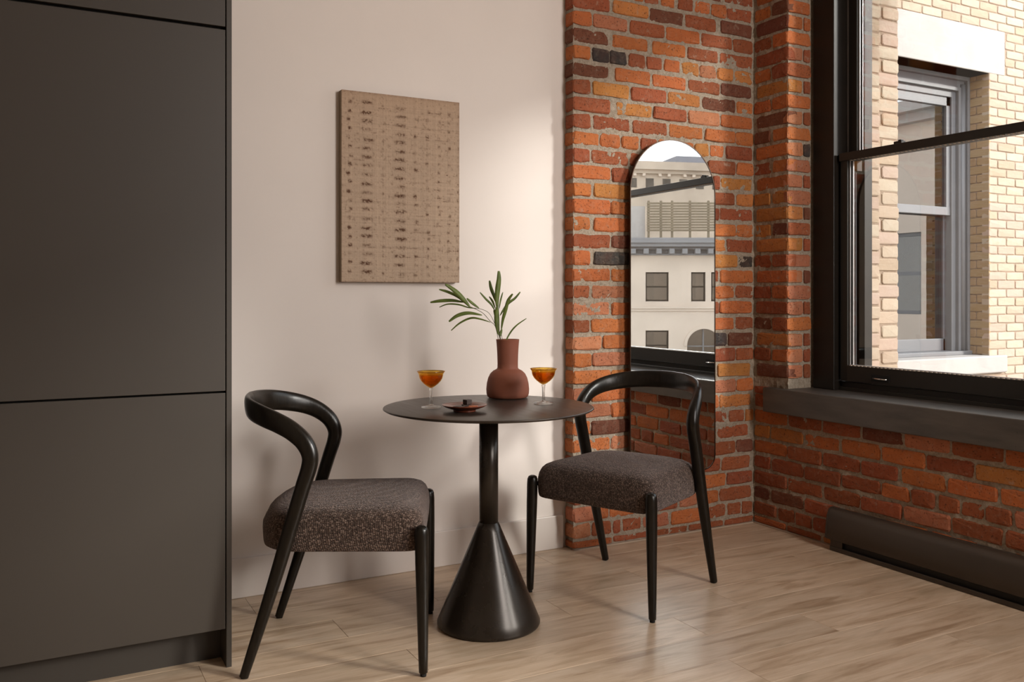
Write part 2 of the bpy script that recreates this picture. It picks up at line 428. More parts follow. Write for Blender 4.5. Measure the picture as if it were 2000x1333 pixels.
# seam measured in the photo at px (1066,1173)-(1111,1200)
r0 = ray(1066, 1173); seamA = CAM + r0 * (H / -r0.z)
y_ref = seamA.y
row0 = math.floor((YF - y_ref) / PW)
pm = {}
def plank_mesh(L):
    key = round(L, 3)
    if key not in pm:
        mb = MB(); g = .0004; l, w_ = L / 2 - g, PW / 2 - g; c = .0006
        mb.add([(-l, -w_, -.012), (l, -w_, -.012), (l, w_, -.012), (-l, w_, -.012), (-l, -w_, -c), (l, -w_, -c), (l, w_, -c), (-l, w_, -c),
                (-l + c, -w_ + c, 0), (l - c, -w_ + c, 0), (l - c, w_ - c, 0), (-l + c, w_ - c, 0)],
               [(3, 2, 1, 0), (0, 1, 5, 4), (1, 2, 6, 5), (2, 3, 7, 6), (3, 0, 4, 7), (4, 5, 9, 8), (5, 6, 10, 9), (6, 7, 11, 10), (7, 4, 8, 11), (8, 9, 10, 11)])
        me = mb.mesh('plank'); me.materials.append(M['floor']); pm[key] = me
    return pm[key]
yy = y_ref + row0 * PW; k = row0
while yy < YW:
    start = {-1: seamA.x, 0: seamA.x + .47, -2: seamA.x - .62, -3: seamA.x + .30, 1: seamA.x - .35}.get(k, seamA.x + random.uniform(0, PL))
    while start > XL: start -= PL
    x = start
    while x < XW:
        a, b = max(x, XL), min(x + PL, XW + .02)
        if b - a > .04: link('plank', plank_mesh(b - a), None, fl, ((a + b) / 2, yy + PW / 2, 0))
        x += PL
    yy += PW; k += 1

# plaster wall -------------------------------------------------------------
wb = solo('wall_back', MB().box(XL, XW + .1, YW, YW + .15, 0, ZC), M['plaster'], (0, YW, 0)); tag(wb, 'smooth warm white plaster wall', kind='structure')
bb = solo('baseboard_back', MB().box(.55, XP - .012, YW - .014, YW, 0, .146), M['baseboard'], (0, YW, 0), .003); tag(bb, 'plain white baseboard', kind='structure')
cl = solo('ceiling', MB().box(XL, XO, YF - .1, YW + .15, ZC, ZC + .15), M['ceiling'], (0, 0, ZC)); tag(cl, 'plain ceiling', kind='structure')
wl = solo('wall_left', MB().box(XL - .12, XL, YF, YW + .15, 0, ZC), M['room_wall'], (XL, 0, 0)); tag(wl, 'plain wall', kind='structure')
wf = solo('wall_front', MB().box(XL - .12, XO, YF - .12, YF, 0, ZC), M['room_wall'], (0, YF, 0)); tag(wf, 'plain wall', kind='structure')

# brick pier ---------------------------------------------------------------
REC = .0085
pier = root('wall_corner', (XP, YB, 0)); tag(pier, 'exposed red brick pier between the plaster wall and the window', kind='structure')
part('mortar', MB().box(XP + REC, XW + .05, YB + REC, YW + .02, 0, ZC), M['mortar'], pier)
def cpx(origin, scale, *items): return [(origin + a / scale, origin + b / scale, c) for a, b, c in items]
A1 = (1100, 4.082); A3 = (1100, 6.664); A5 = (1390, 6.665); A6 = (1390, 5.795); A7 = (1100, 7.407); A8 = (1380, 4.167); A0 = (1090, 3.508)
ROWS = {
 32: cpx(*A1, (80, 375, 'R'), (385, 640, 'O'), (650, 765, 'R'), (780, 890, 'O'), (915, 1035, 'R'), (1050, 1175, 'O'), (1185, 1300, 'O'), (1310, 1505, 'R')),
 31: cpx(*A1, (80, 370, 'R'), (400, 680, 'Y'), (692, 960, 'D'), (975, 1222, 'R'), (1255, 1505, 'D')),
 30: cpx(*A1, (80, 225, 'O'), (240, 510, 'P'), (530, 805, 'R'), (820, 1090, 'O'), (1105, 1345, 'R'), (1360, 1510, 'R')),
 29: cpx(*A1, (80, 360, 'D'), (400, 675, 'O'), (715, 975, 'O'), (992, 1235, 'R'), (1252, 1515, 'R')),
 28: cpx(*A1, (80, 217, 'O'), (230, 368, 'K'), (376, 505, 'K'), (524, 655, 'R'), (666, 790, 'R'), (805, 932, 'O'), (950, 1085, 'Y'), (1095, 1222, 'P'), (1232, 1357, 'Y'), (1367, 1510, 'Y')),
 27: cpx(*A1, (80, 367, 'D'), (413, 697, 'O'), (715, 978, 'O'), (1000, 1250, 'R'), (1262, 1500, 'D')),
 26: cpx(*A1, (80, 215, 'R'), (234, 527, 'Y'), (543, 820, 'R'), (840, 1092, 'Y'), (1112, 1375, 'D'), (1387, 1515, 'O')),
 25: cpx(*A1, (80, 372, 'R'), (425, 707, 'Y'), (722, 982, 'R'), (1000, 1250, 'P'), (1260, 1505, 'O')),
 24: cpx(*A1, (80, 215, 'R'), (240, 532, 'R'), (553, 832, 'R'), (845, 1115, 'O'), (1132, 1372, 'O'), (1382, 1520, 'O')),
 23: cpx(*A1, (80, 288, 'O'), (296, 457, 'O'), (470, 602, 'O'), (618, 750, 'R'), (765, 900, 'O'), (910, 1045, 'O'), (1055, 1160, 'Y'), (1172, 1283, 'O'), (1298, 1505, 'R')),
 22: cpx(*A1, (80, 212, 'R'), (230, 522, 'R'), (536, 680, 'R'), (1000, 1145, 'R'), (1158, 1372, 'R'), (1384, 1522, 'O')),
 21: cpx(*A1, (80, 380, 'O'), (392, 530, 'R'), (1120, 1190, 'R'), (1200, 1250, 'R'), (1262, 1508, 'Y')),
 20: cpx(*A1, (80, 225, 'O'), (245, 540, 'Y')) + cpx(*A5, (-130, 297, 'R'), (330, 548, 'Y')),
 19: cpx(*A3, (120, 617, 'O'), (630, 880, 'O')) + cpx(*A5, (-100, 105, 'R'), (118, 535, 'R')),
 18: cpx(*A3, (120, 357, 'O'), (403, 880, 'O')) + cpx(*A5, (-110, 312, 'O'), (327, 545, 'O')),
 17: cpx(*A3, (120, 620, 'R'), (638, 880, 'D')) + cpx(*A5, (-110, 180, 'Y'), (197, 545, 'R')),
 16: cpx(*A3, (120, 352, 'O'), (400, 880, 'K')) + cpx(*A5, (-110, 332, 'Y'), (342, 548, 'K')),
 15: cpx(*A3, (150, 617, 'O'), (635, 880, 'O')) + cpx(*A5, (-100, 95, 'R'), (112, 540, 'O')),
 14: cpx(*A3, (120, 348, 'R'), (373, 880, 'P')) + cpx(*A6, (-100, 257, 'O'), (270, 492, 'R')),
 13: cpx(*A3, (120, 602, 'P'), (633, 880, 'O')) + cpx(*A6, (-100, 82, 'R'), (95, 452, 'O')),
 12: cpx(*A3, (120, 350, 'R'), (370, 880, 'O')) + cpx(*A6, (-100, 250, 'O'), (262, 492, 'R')),
 11: cpx(*A3, (120, 498, 'P'), (522, 880, 'O')) + cpx(*A6, (-100, 170, 'K'), (190, 462, 'D')),
 10: cpx(*A3, (120, 367, 'O'), (385, 880, 'P')) + cpx(*A6, (-100, 267, 'R'), (277, 497, 'R')),
 9: cpx(*A3, (120, 617, 'O'), (630, 880, 'Y')) + cpx(*A6, (65, 437, 'Y'), (448, 480, 'Y')),
 8: cpx(*A7, (130, 390, 'P'), (410, 950, 'O')) + cpx(*A6, (-100, 280, 'P'), (292, 470, 'O')),
 7: cpx(*A7, (130, 690, 'P'), (702, 950, 'O')) + cpx(*A8, (-60, 97, 'O'), (107, 362, 'Y')),
 6: cpx(*A7, (130, 395, 'O'), (405, 950, 'D')) + cpx(*A8, (-60, 168, 'R'), (180, 307, 'R'), (315, 378, 'Y')),
 5: cpx(*A7, (130, 685, 'O'), (697, 950, 'P')) + cpx(*A8, (-100, 80, 'O'), (90, 342, 'R')),
 4: cpx(*A8, (-60, 232, 'R'), (242, 378, 'D')),
 3: cpx(*A8, (-60, 112, 'R'), (122, 352, 'R')),
 2: cpx(*A8, (-100, 155, 'O'), (165, 370, 'R')),
 1: cpx(*A0, (100, 262, 'P'), (275, 345, 'O'), (355, 560, 'O')) + cpx(*A8, (-60, 95, 'O'), (105, 362, 'R')),
 0: cpx(*A0, (95, 222, 'P'), (232, 365, 'R'), (380, 430, 'R'), (440, 572, 'R'), (590, 760, 'P')) + cpx(*A8, (20, 160, 'R'), (170, 280, 'R'), (290, 372, 'R')),
}
rr = random.Random(3)
def fill(a, b, first_half):
    out_ = []; x = a; half = first_half
    while b - x > .03:
        L = (BHD if half else BL); L = min(L, b - x)
        if b - x - L < .05: L = b - x
        if L > .25:
            out_.append((x, x + L / 2 - .006, rnd_class(rr))); x += L / 2 + .006; L = L / 2 - .006
        out_.append((x, x + L, rnd_class(rr))); x += L + .012; half = False
    return out_
nrows = int((ZC - Z0) / PITCH)
for k in range(-1, nrows + 1):
    zb = Z0 + k * PITCH; zc = zb + PITCH / 2
    h = BH
    if k == -1: zc = Z0 / 2 + .0; h = .028
    if zb + PITCH > ZC: h = ZC - zb - .01; zc = zb + .007 + h / 2
    spans = []
    for a, b, c in ROWS.get(k, []):
        xa, xb = on_y(a, YB), on_y(b, YB)
        spans.append([max(xa, XP), min(xb, XW - .004), c])
    spans.sort()
    if spans and abs(spans[0][0] - XP) < .03: spans[0][0] = XP
    full = []; x = XP; g = .012
    for sp_ in spans:
        if sp_[0] - x > .05: full += fill(x, sp_[0] - g, (k % 2 == 0) and x == XP)
        full.append(tuple(sp_)); x = sp_[1] + g
    if XW - x > .04: full += fill(x, XW - .003, k % 2 == 0 and x == XP)
    for a, b, c in full:
        if b - a > .26: 
            m_ = (a + b) / 2; prs = [(a, m_ - .006), (m_ + .006, b)]
        else: prs = [(a, b)]
        for q, (u0, u1) in enumerate(prs):
            corner = abs(u0 - XP) < .002
            put_brick(pier, 'y', u0, u1, zc, YB, bcol(c if q == 0 else rnd_class(rr), rr), h=h, depth=.068 if corner else None)

# window wall --------------------------------------------------------------
wr = root('wall_right', (XW, 0, 0)); tag(wr, 'exposed red brick wall around and under the window', kind='structure')
mo = MB(); q = XW + REC
mo.box(q, 3.56, YF, YW + .15, 0, .66)
for a, b in ((YF, W2[0]), (W2[1], W1[0]), (W1[1] + REC, YW + .15)): mo.box(q, 3.50, a, b, .66, ZT)
mo.box(q, 3.50, YF, YW + .15, ZT, ZC)
part('mortar', mo, M['mortar'], wr)
mo = MB()   # outer leaf in pale brick
mo.box(3.56, XO, YF, 6.0, -9, .62)
for a, b in ((YF, W2[0]), (W2[1], W1[0])): mo.box(3.50, XO - .006, a, b, .62, 3.2)
mo.box(3.50, 3.70, 3.03 + .005, 3.6, .62, 3.2); mo.box(3.70, XO - .006, 3.10 + .005, 4.40, .62, 3.2)
mo.box(3.50, XO - .006, YF, 3.6, 2.95, 3.6)
mo.box(3.50, XO - .006, 3.6, 4.40, 3.2, 3.6)
part('outer_leaf', mo, M['pale_mortar'], wr, label='pale yellow brick outer leaf')
# strip between corner and reveal, and the reveal
STRIP = {31: 'D', 30: 'RO', 29: 'R', 28: 'OR', 27: 'Y', 26: 'OO', 25: 'D', 24: 'DO', 23: 'O', 22: 'RO', 21: 'O', 20: 'YY', 19: 'Y', 18: 'YD', 17: 'Y', 16: 'RR',
         15: 'O', 14: 'RO', 13: 'R', 12: 'DR', 11: 'Y', 10: 'RO', 9: 'D', 8: 'OO', 7: 'OR'}
REV = {31: 'OO', 30: 'O', 29: 'PR', 28: 'R', 27: 'YR', 26: 'O', 25: 'PR', 24: 'O', 23: 'PK', 22: 'P', 21: 'PR', 20: 'P', 19: 'YD', 18: 'R', 17: 'YR', 16: 'P', 15: 'PD', 14: 'P',
       13: 'PR', 12: 'O', 11: 'PR', 10: 'PR', 9: 'PR', 8: 'P', 7: 'P'}
for k in range(8, nrows + 1):
    zb = Z0 + k * PITCH; zc = zb + PITCH / 2
    h = BH
    if zb + PITCH > ZC: h = ZC - zb - .01; zc = zb + .007 + h / 2
    if zb < ZS - .03: continue
    ch = STRIP.get(k) or (rnd_class(rr) if k % 2 else rnd_class(rr) + rnd_class(rr))
    if zc > ZT + .02 and False: continue
    if len(ch) == 1: put_brick(wr, 'x', YE, YB - .018, zc, XW, bcol(ch, rr), h=h)
    else:
        put_brick(wr, 'x', YE, YE + .100, zc, XW, bcol(ch[1], rr), h=h); put_brick(wr, 'x', YE + .112, YB - .004, zc, XW, bcol(ch[0], rr), h=h)
    if zc < ZT:
        rv = REV.get(k) or (rnd_class(rr) + (rnd_class(rr) if k % 2 else ''))
        # the corner brick above shows its end here: reveal faces
        if len(rv) == 1: put_brick(wr, 'y', XW + .001, XW + .150, zc, YE, bcol(rv, rr), h=h, proud=rr.uniform(-.001, .003), depth=.03)
        else:
            put_brick(wr, 'y', XW + .001, XW + .098, zc, YE, bcol(rv[0], rr), h=h, proud=rr.uniform(-.001, .003), depth=.03)
            put_brick(wr, 'y', XW + .110, XW + .150, zc, YE, bcol(rv[1], rr), h=h, proud=0, depth=.03)
B6 = (1460, 2.963)
UND = {
 6: cpx(*B6, (35, 226, 'O'), (235, 422, 'R'), (434, 648, 'R'), (660, 895, 'D'), (906, 1166, 'P'), (1180, 1476, 'R')),
 5: cpx(*B6, (30, 126, 'Y'), (136, 320, 'Y'), (330, 531, 'O'), (545, 766, 'O'), (780, 1025, 'O'), (1032, 1305, 'R'), (1322, 1640, 'Y')),
 4: cpx(*B6, (38, 225, 'O'), (232, 424, 'R'), (436, 648, 'R'), (657, 867, 'R'), (890, 1146, 'O'), (1158, 1446, 'O')),
 3: cpx(*B6, (30, 130, 'R'), (138, 320, 'R'), (330, 536, 'R'), (545, 766, 'R'), (780, 935, 'O'), (950, 1082, 'R'), (1100, 1225, 'R'), (1236, 1371, 'R'), (1380, 1527, 'R')),
 2: cpx(*B6, (38, 225, 'R'), (232, 431, 'R'), (440, 648, 'R'), (657, 890, 'R'), (906, 1172, 'P'), (1182, 1475, 'R')),
 1: cpx(*B6, (30, 126, 'D'), (136, 320, 'D'), (330, 540, 'R')),
 0: cpx(*B6, (38, 166, 'R'), (176, 266, 'R'), (276, 370, 'R'), (380, 470, 'R')),
 7: cpx(*B6, (30, 120, 'R')),
}
def relief(parent, axis, plane, a0, a1, z0, z1, mat, seed, step=.0075):
    r = np.random.default_rng(seed); nu = int((a1 - a0) / step) + 1; nz_ = int((z1 - z0) / step) + 1
    def sm_(a): return (a + np.roll(a, 1, 0) + np.roll(a, -1, 0) + np.roll(a, 1, 1) + np.roll(a, -1, 1)) / 5
    big = r.random((nz_, nu)); 
    for _ in range(6): big = sm_(big)
    big = (big - big.mean()) / big.std(); fine = sm_(r.random((nz_, nu))); fine = (fine - fine.mean()) / fine.std()
    h_ = .0036 + np.clip(-.0011 * big + .0011 * fine, -.0040, .0035)
    U = np.linspace(a0, a1, nu); Z = np.linspace(z0, z1, nz_)
    mb = MB(); vs = []
    for i in range(nz_):
        for j_ in range(nu):
            vs.append((U[j_], plane + h_[i, j_], Z[i]) if axis == 'y' else (plane + h_[i, j_], U[j_], Z[i]))
    fs = [(i * nu + j_, i * nu + j_ + 1, (i + 1) * nu + j_ + 1, (i + 1) * nu + j_) for i in range(nz_ - 1) for j_ in range(nu - 1)]
    if axis == 'x': fs = [f_[::-1] for f_ in fs]
    mb.add(vs, fs, True); part('mortar', mb, mat, parent, label='rough sandy mortar')
relief(pier, 'y', YB, XP + .002, XW + .012, .0, 2.7, M['mortar'], 1)
relief(wr, 'x', XW, 1.5, YB + .012, .0, .58, M['mortar'], 2)
relief(wr, 'x', XW, YE, YB + .012, .58, 2.7, M['mortar'], 3)
YN = 1.55   # single bricks are built to here, beyond it (never in view) they are joined
for k in range(-1, 9):
    zb = Z0 + k * PITCH; zc = zb + PITCH / 2; h = BH
    if k == -1: zc = Z0 / 2; h = .028
    if k == 8: zc = zb + .012; h = .035; 
    if zb > .66: continue
    spans = sorted([[on_x(a, XW), on_x(b, XW), c] for a, b, c in UND.get(k, [])], key=lambda s_: -s_[0])
    y = YB - .004; full = []
    for a, b, c in spans:
        a = min(a, YB - .004); full.append((a, b, c)); y = b - .012
    half = k % 2 == 0 and not spans
    while y > YN:
        L = BHD if half else BL; full.append((y, y - L, rnd_class(rr))); y -= L + .012; half = False
    for a, b, c in full:
        put_brick(wr, 'x', b, a, zc, XW, bcol(c, rr), h=h)
# joined bricks outside the picture
mbx = MB()
for k in range(-1, nrows + 1):
    zb = Z0 + k * PITCH
    if k == -1: z0, z1 = 0, .03
    else: z0, z1 = zb + .006, min(zb + PITCH - .006, ZC)
    y = YN - (.06 if k % 2 else .16)
    y0_ = y
    while y > YF + .05:
        a, b = y - BL, y
        y -= BL + .012
        zc = (z0 + z1) / 2
        inside = any(a < w1 and b > w0 for w0, w1 in (W1, W2)) and .62 < zc < ZT
        if inside: continue
        mbx.box(XW - rr.uniform(.0, .004), XW + .03, a, b, z0, z1)
    if zb > ZT:
        y = YE - .012
        while y > YN:
            mbx.box(XW - .002, XW + .03, y - BL, y, z0, z1); y -= BL + .012
j = part('brickwork', mbx, M['brick'], wr, label='red brick courses'); j.color = BC['R'] + (1,); j['kind'] = 'stuff'
# outer reveal bricks (pale)
PCOL = [(.46, .345, .255), (.48, .375, .28), (.45, .32, .25), (.50, .41, .31), (.42, .31, .215), (.48, .35, .28)]
def pcol(): c = random.choice(PCOL); k_ = random.uniform(.92, 1.06); return (c[0] * k_, c[1] * k_, c[2] * k_, 1)
PP = .0675
z = .50; k = 0
while z < 2.94:
    zc = z + PP / 2
    if k % 2: put_brick(wr, 'y', 3.52, 3.70, zc + .03, 3.03, pcol(), True)
    else:
        put_brick(wr, 'y', 3.52, 3.585, zc + .03, 3.03, pcol(), True); put_brick(wr, 'y', 3.595, 3.70, zc + .03, 3.03, pcol(), True)
    if k % 2: put_brick(wr, 'y', 3.705, 3.925, zc, 3.10, pcol(), True)
    else:
        put_brick(wr, 'y', 3.705, 3.79, zc, 3.10, pcol(), True); put_brick(wr, 'y', 3.802, 3.925, zc, 3.10, pcol(), True)
    z += PP; k += 1

# caulk line at the floor
ck = MB(); ck.box(XP, XW - .004, YB - .010, YB + .004, 0, .005); ck.box(XW - .012, XW + .004, 2.83, YB - .004, 0, .005)
c_ = solo('trim_1', ck, M['caulk'], (XW, YB, 0)); tag(c_, 'thin beige bead where the brick meets the floor', kind='structure')

# ------------------------------------------------------------------ window_1
def window(name, ya, yb, lab, full=True):
    """opening ya<yb"""
    wn = root(name, (3.30, yb, ZS)); tag(wn, lab, kind='structure')
    fm, lm = M['frame'], M['frame_lower']
    yc, yd = yb - .135, ya + .135
    part('casing', MB().box(3.306, 3.46, yc, yb - .010, ZS, ZT - .10), fm, wn, .003)
    part('casing', MB().box(3.306, 3.46, ya + .01, yd, ZS, ZT - .10), fm, wn, .003)
    part('head_casing', MB().box(3.306, 3.46, ya + .01, yb - .01, ZT - .10, ZT), fm, wn, .003)
    part('backing', MB().box(3.33, 3.50, yb - .012, yb + .004, ZS, ZT).box(3.33, 3.50, ya - .004, ya + .012, ZS, ZT), M['gap'], wn)
    part('sub_sill', MB().box(3.352, 3.52, yd, yc, ZS - .01, .7195).box(3.338, 3.36, yd, yc, ZS - .01, .695), lm, wn, .002)
    part('jamb_track', MB().box(3.395, 3.402, yc - .020, yc, 1.784, ZT - .1).box(3.425, 3.432, yc - .024, yc, .72, ZT - .1)
         .box(3.395, 3.402, yd, yd + .020, 1.784, ZT - .1), M['alu'], wn, label='pale metal jamb track')
    # lower sash
    a, b = yd + .014, yc - .014
    xs0, xs1 = 3.335, 3.375
    part('lower_sash', MB().box(xs0, xs1, b - .040, b, .7226, 1.784).box(xs0, xs1, a, a + .040, .7226, 1.784)
         .box(xs0 - .004, xs1, a + .04, b - .04, .7226, .797).box(xs0 - .010, xs1, a, b, 1.747, 1.7845), lm, wn, .002)
    part('glazing_bead', MB().box(xs0 + .012, xs0 + .016, b - .047, b - .040, .797, 1.747).box(xs0 + .022, xs0 + .028, b - .055, b - .040, .797, 1.747)
         .box(xs0 + .012, xs0 + .028, a + .040, a + .047, .797, 1.747).box(xs0 + .010, xs0 + .030, a + .04, b - .04, .797, .801), M['alu'], wn, label='pale metal glazing bead')
    rb = MB(); nb = int((b - a - .09) / .021)
    for i in range(nb):
        y0 = a + .045 + i * .021
        for zz0, zz1 in ((1.7455, 1.7475), (.7965, .7985)):
            vs = [(xa_, yy_, z_) for z_ in (zz0, zz1) for xa_, yy_ in ((xs0 - .006, y0), (xs0 - .006, y0 + .009), (xs0 + .015, y0 + .017), (xs0 + .015, y0 + .008))]
            rb.add(vs, [(3, 2, 1, 0), (4, 5, 6, 7), (0, 1, 5, 4), (1, 2, 6, 5), (2, 3, 7, 6), (3, 0, 4, 7)])
    o = part('ribbed_reflection', rb, M['caulk'], wn, label='tan bars shaped as a ribbed reflection'); o['kind'] = 'stuff'  # reflection pattern on the rails, built as thin tan bars
    part('pane', MB().box(xs0 + .018, xs0 + .021, a + .035, b - .035, .78, 1.76), M['pane'], wn)
    # upper sash
    xu0, xu1 = 3.385, 3.42
    part('upper_sash', MB().box(xu0, xu1, b - .052, b - .004, 1.70, ZT - .1).box(xu0, xu1, a + .004, a + .052, 1.70, ZT - .1)
         .box(xu0, xu1, a + .05, b - .05, ZT - .15, ZT - .1).box(xu0 + .002, xu1, a + .05, b - .05, 1.752, 1.782), fm, wn, .002)
    part('glazing_bead', MB().box(xu0 + .010, xu0 + .014, b - .060, b - .052, 1.782, ZT - .15).box(xu0 + .020, xu0 + .024, b - .067, b - .052, 1.782, ZT - .15), M['alu'], wn)
    part('pane', MB().box(xu0 + .016, xu0 + .019, a + .045, b - .045, 1.76, ZT - .12), M['pane'], wn)
    part('outer_stop', MB().box(3.45, 3.50, yc - .055, yc, ZS, ZT - .1).box(3.45, 3.50, yd, yd + .055, ZS, ZT - .1), fm, wn)
    # sill board
    sl = part('window_sill', MB().box(3.110, 3.352, ya - .123, yb + .123, ZS - .117, ZS).box(3.30, 3.50, ya, yb, ZS - .117, ZS - .008), M['sill'], wn, .004, label='thick charcoal painted sill with small pits')
    for yh in (yc - .241,):
        h_ = MB(); h_.sweep([((xs0 - .004, yh + .034, .7505), .003, .003, (0, 0, 1)), ((xs0 - .018, yh + .030, .7500), .003, .003, (0, 0, 1)), ((xs0 - .021, yh, .7485), .004, .003, (0, 0, 1)),
                 ((xs0 - .018, yh - .030, .7480), .003, .003, (0, 0, 1)), ((xs0 - .004, yh - .034, .7480), .003, .003, (0, 0, 1))], 8)
        part('handle', h_, M['chrome'], wn, label='small chrome sash lift')
        part('handle_plate', MB().box(xs0 - .0075, xs0 - .003, yh - .048, yh + .048, .735, .765), M['gap'], wn)
    part('sash_lock', MB().box(xs0 + .002, xs0 + .03, b - .33, b - .29, 1.784, 1.797).box(xs0 + .006, xs0 + .024, b - .325, b - .31, 1.797, 1.803), fm, wn, .002)
    return wn
window('window_1', W1[0], W1[1], 'dark framed double-hung window above the charcoal sill')
window('window_2', W2[0], W2[1], 'dark framed double-hung window nearer the camera')

# ------------------------------------------------------------------ heater
ht = root('baseboard_heater', (3.10, 2.817, 0)); tag(ht, 'long dark bronze baseboard heater low on the brick wall under the window', 'heater')
prof = [(3.1455, .183), (3.128, .184), (3.112, .176), (3.100, .150), (3.092, .100), (3.088, .052), (3.094, .048), (3.104, .060), (3.112, .14), (3.1455, .17)]
part('cover', MB().prism([(a, b) for a, b in prof][::-1], 'y', 1.25, 2.815, True), M['heater'], ht)
part('end_cap', MB().prism([(a + (-.002 if a < 3.13 else 0), b + .001) for a, b in prof[:6]][::-1] + [(3.1455, .05)], 'y', 2.812, 2.818), M['heater'], ht, label='slim end cap')
part('base', MB().box(3.100, 3.1455, 1.25, 2.800, .001, .012).box(3.096, 3.104, 1.25, 2.800, .001, .020).box(3.100, 3.1455, 2.735, 2.800, .012, .05), M['heater'], ht, .002)
part('air_slot', MB().box(3.115, 3.1455, 1.25, 2.735, .012, .055), M['heater_dark'], ht)

# ------------------------------------------------------------------ tall cabinet
YCF = 2.775
cb = root('tall_cabinet', (-.71, YCF, 0)); tag(cb, 'tall charcoal handleless cabinet beside the white wall, its doors split by black gaps', 'cabinet')
x0, x1, xm = -.71, .5155, -.098
part('side_panel', MB().box(x1 + .0028, x1 + .0186, YCF - .001, YW - .002, 0, ZC - .6), M['charcoal'], cb, .0008)
part('carcass', MB().box(x0 + .002, x1 - .001, YCF + .024, YW - .002, .112, ZC - .6), M['gap'], cb)
for a, b in ((xm + .0015, x1), (x0, xm - .0015)):
    part('door', MB().box(a, b, YCF, YCF + .020, .117, .8275), M['charcoal'], cb, .001)
    part('door', MB().box(a, b, YCF, YCF + .020, .8335, 1.9205), M['charcoal'], cb, .001)
    part('door', MB().box(a, b, YCF, YCF + .020, 1.930, ZC - .6), M['charcoal'], cb, .001)
part('toe_kick', MB().box(x0, x1 + .002, YCF + .089, YCF + .105, 0, .112), M['toe'], cb)

# ------------------------------------------------------------------ artwork
def artwork():
    yf = YW - .036; xa, xb = on_y(667, yf), on_y(897, yf)
    za = H + (hy - 551.2) * 0 ; t1 = yf / ray(667, 0).y
    z1 = H + (hy - 174.7) * t1 / f_px; z0 = H + (hy - 550.8) * t1 / f_px
    art = root('canvas_artwork', (xa, YW - .002, z0)); tag(art, 'square-cornered beige textured canvas with rows of brown flecks, hung on the white wall', 'artwork')
    W_, Hh = xb - xa, z1 - z0
    o = link('canvas', MB().box(0, W_, -.033, 0, 0, Hh).mesh('canvas'), M['canvas_side'], art)
    bev(o, .0015)
    nx, nz = 220, 350
    u = np.linspace(0, 1, nx); v = np.linspace(1, 0, nz); U, V = np.meshgrid(u, v)   # row 0 top
    amt = np.zeros((nz, nx)); rg = np.random.default_rng(11)
    def sm(a, n):
        for _ in range(n): a = (a + np.roll(a, 1, 0) + np.roll(a, -1, 0) + np.roll(a, 1, 1) + np.roll(a, -1, 1)) / 5
        return a
    cols = [(.065, .030, 1.0, 20), (.205, .085, 1.0, 20), (.34, .022, .45, 20), (.485, .085, .95, 20), (.615, .034, .75, 20), (.72, .026, .65, 20), (.82, .022, .5, 20), (.905, .024, .6, 20), (.985, .015, .6, 20)]
    for cx_, wd, st, n in cols:
        for i in range(n):
            vy = .055 + i * .0468 + rg.normal(0, .0025) + .02 * cx_
            s_ = st * rg.uniform(.45, 1.5)
            if cx_ > .55 and rg.random() < .3: s_ *= .2
            if vy > .97: continue
            m = np.exp(-(np.abs(U - cx_ - rg.normal(0, .006)) / (wd * .52)) ** 4) * np.exp(-((1 - V - vy) / .0085) ** 2)
            tex = rg.random((nz, nx)); tex = sm(tex, 1); tex = (tex - tex.mean()) / tex.std() * .5 + .8
            amt += m * s_ * np.clip(tex, 0, 1.4)
            if rg.random() < .35:
                x0 = cx_ + rg.uniform(-.05, .06); ln = rg.uniform(.02, .12)
                yv = vy + rg.uniform(.0, .02)
                amt += ((U > x0) & (U < x0 + ln)) * np.exp(-((1 - V - yv) / .0022) ** 2) * rg.uniform(.3, .9) * (rg.random((nz, nx)) > .35)
            if rg.random() < .15:
                x0 = cx_ + rg.uniform(-.05, .05)
                amt += (np.abs(1 - V - vy) < .02) * np.exp(-((U - x0) / .0025) ** 2) * .5 * (rg.random((nz, nx)) > .4)
    amt += (sm(rg.random((nz, nx)), 2) > .64) * .3
    edge = np.exp(-(1 - V) / .008) * .45 + np.exp(-V / .005) * .9 + np.exp(-U / .006) * .3 + np.exp(-(1 - U) / .005) * .35
    amt += edge * np.clip(sm(rg.random((nz, nx)), 2) * 2.4 - .6, 0, 1.2)
    amt = np.clip(amt, 0, 1)
    lines = sm(rg.random((nz, 1)).repeat(nx, 1), 1) * .5 + sm(rg.random((1, nx)).repeat(nz, 0), 1) * .5 + sm(rg.random((nz, nx)), 1) * .6
    lines = (lines - lines.mean()) / lines.std()
    base = np.array([.46, .335, .24]); dark = np.array([.10, .042, .018]); lite = np.array([.56, .44, .33])
    warm = np.exp(-(1 - V) / .10)
    c = base[None, None] * (1 + .045 * lines[..., None]) + (lite - base)[None, None] * (.25 * (1 - V))[..., None]
    c = c * (1 - .12 * warm[..., None] * np.array([0, .4, .8]))
    c = c * (1 - amt[..., None]) + dark[None, None] * amt[..., None]
    relief = .0012 * lines * .25 - .001 * amt
    vs = [(W_ * U[i, j], -.0335 - .0006 + relief[i, j] * .6, Hh * V[i, j]) for i in range(nz) for j in range(nx)]
    fs = [(i * nx + j, (i + 1) * nx + j, (i + 1) * nx + j + 1, i * nx + j + 1) for i in range(nz - 1) for j in range(nx - 1)]
    me = bpy.data.meshes.new('painted_surface'); me.from_pydata(vs, [], fs); me.update()
    at = me.color_attributes.new('paint', 'FLOAT_COLOR', 'POINT')
    at.data.foreach_set('color', np.concatenate([np.clip(c, 0, 1), np.ones((nz, nx, 1))], 2).astype(np.float32).ravel())
    link('painted_surface', me, M['paint'], art, label := (0, 0, 0))
k = N('painted_relief'); a_ = k.n('Attribute'); a_.attribute_name = 'paint'; k.l(a_.outputs['Color'], k.b.inputs['Base Color']); k.b.inputs['Roughness'].default_value = .85
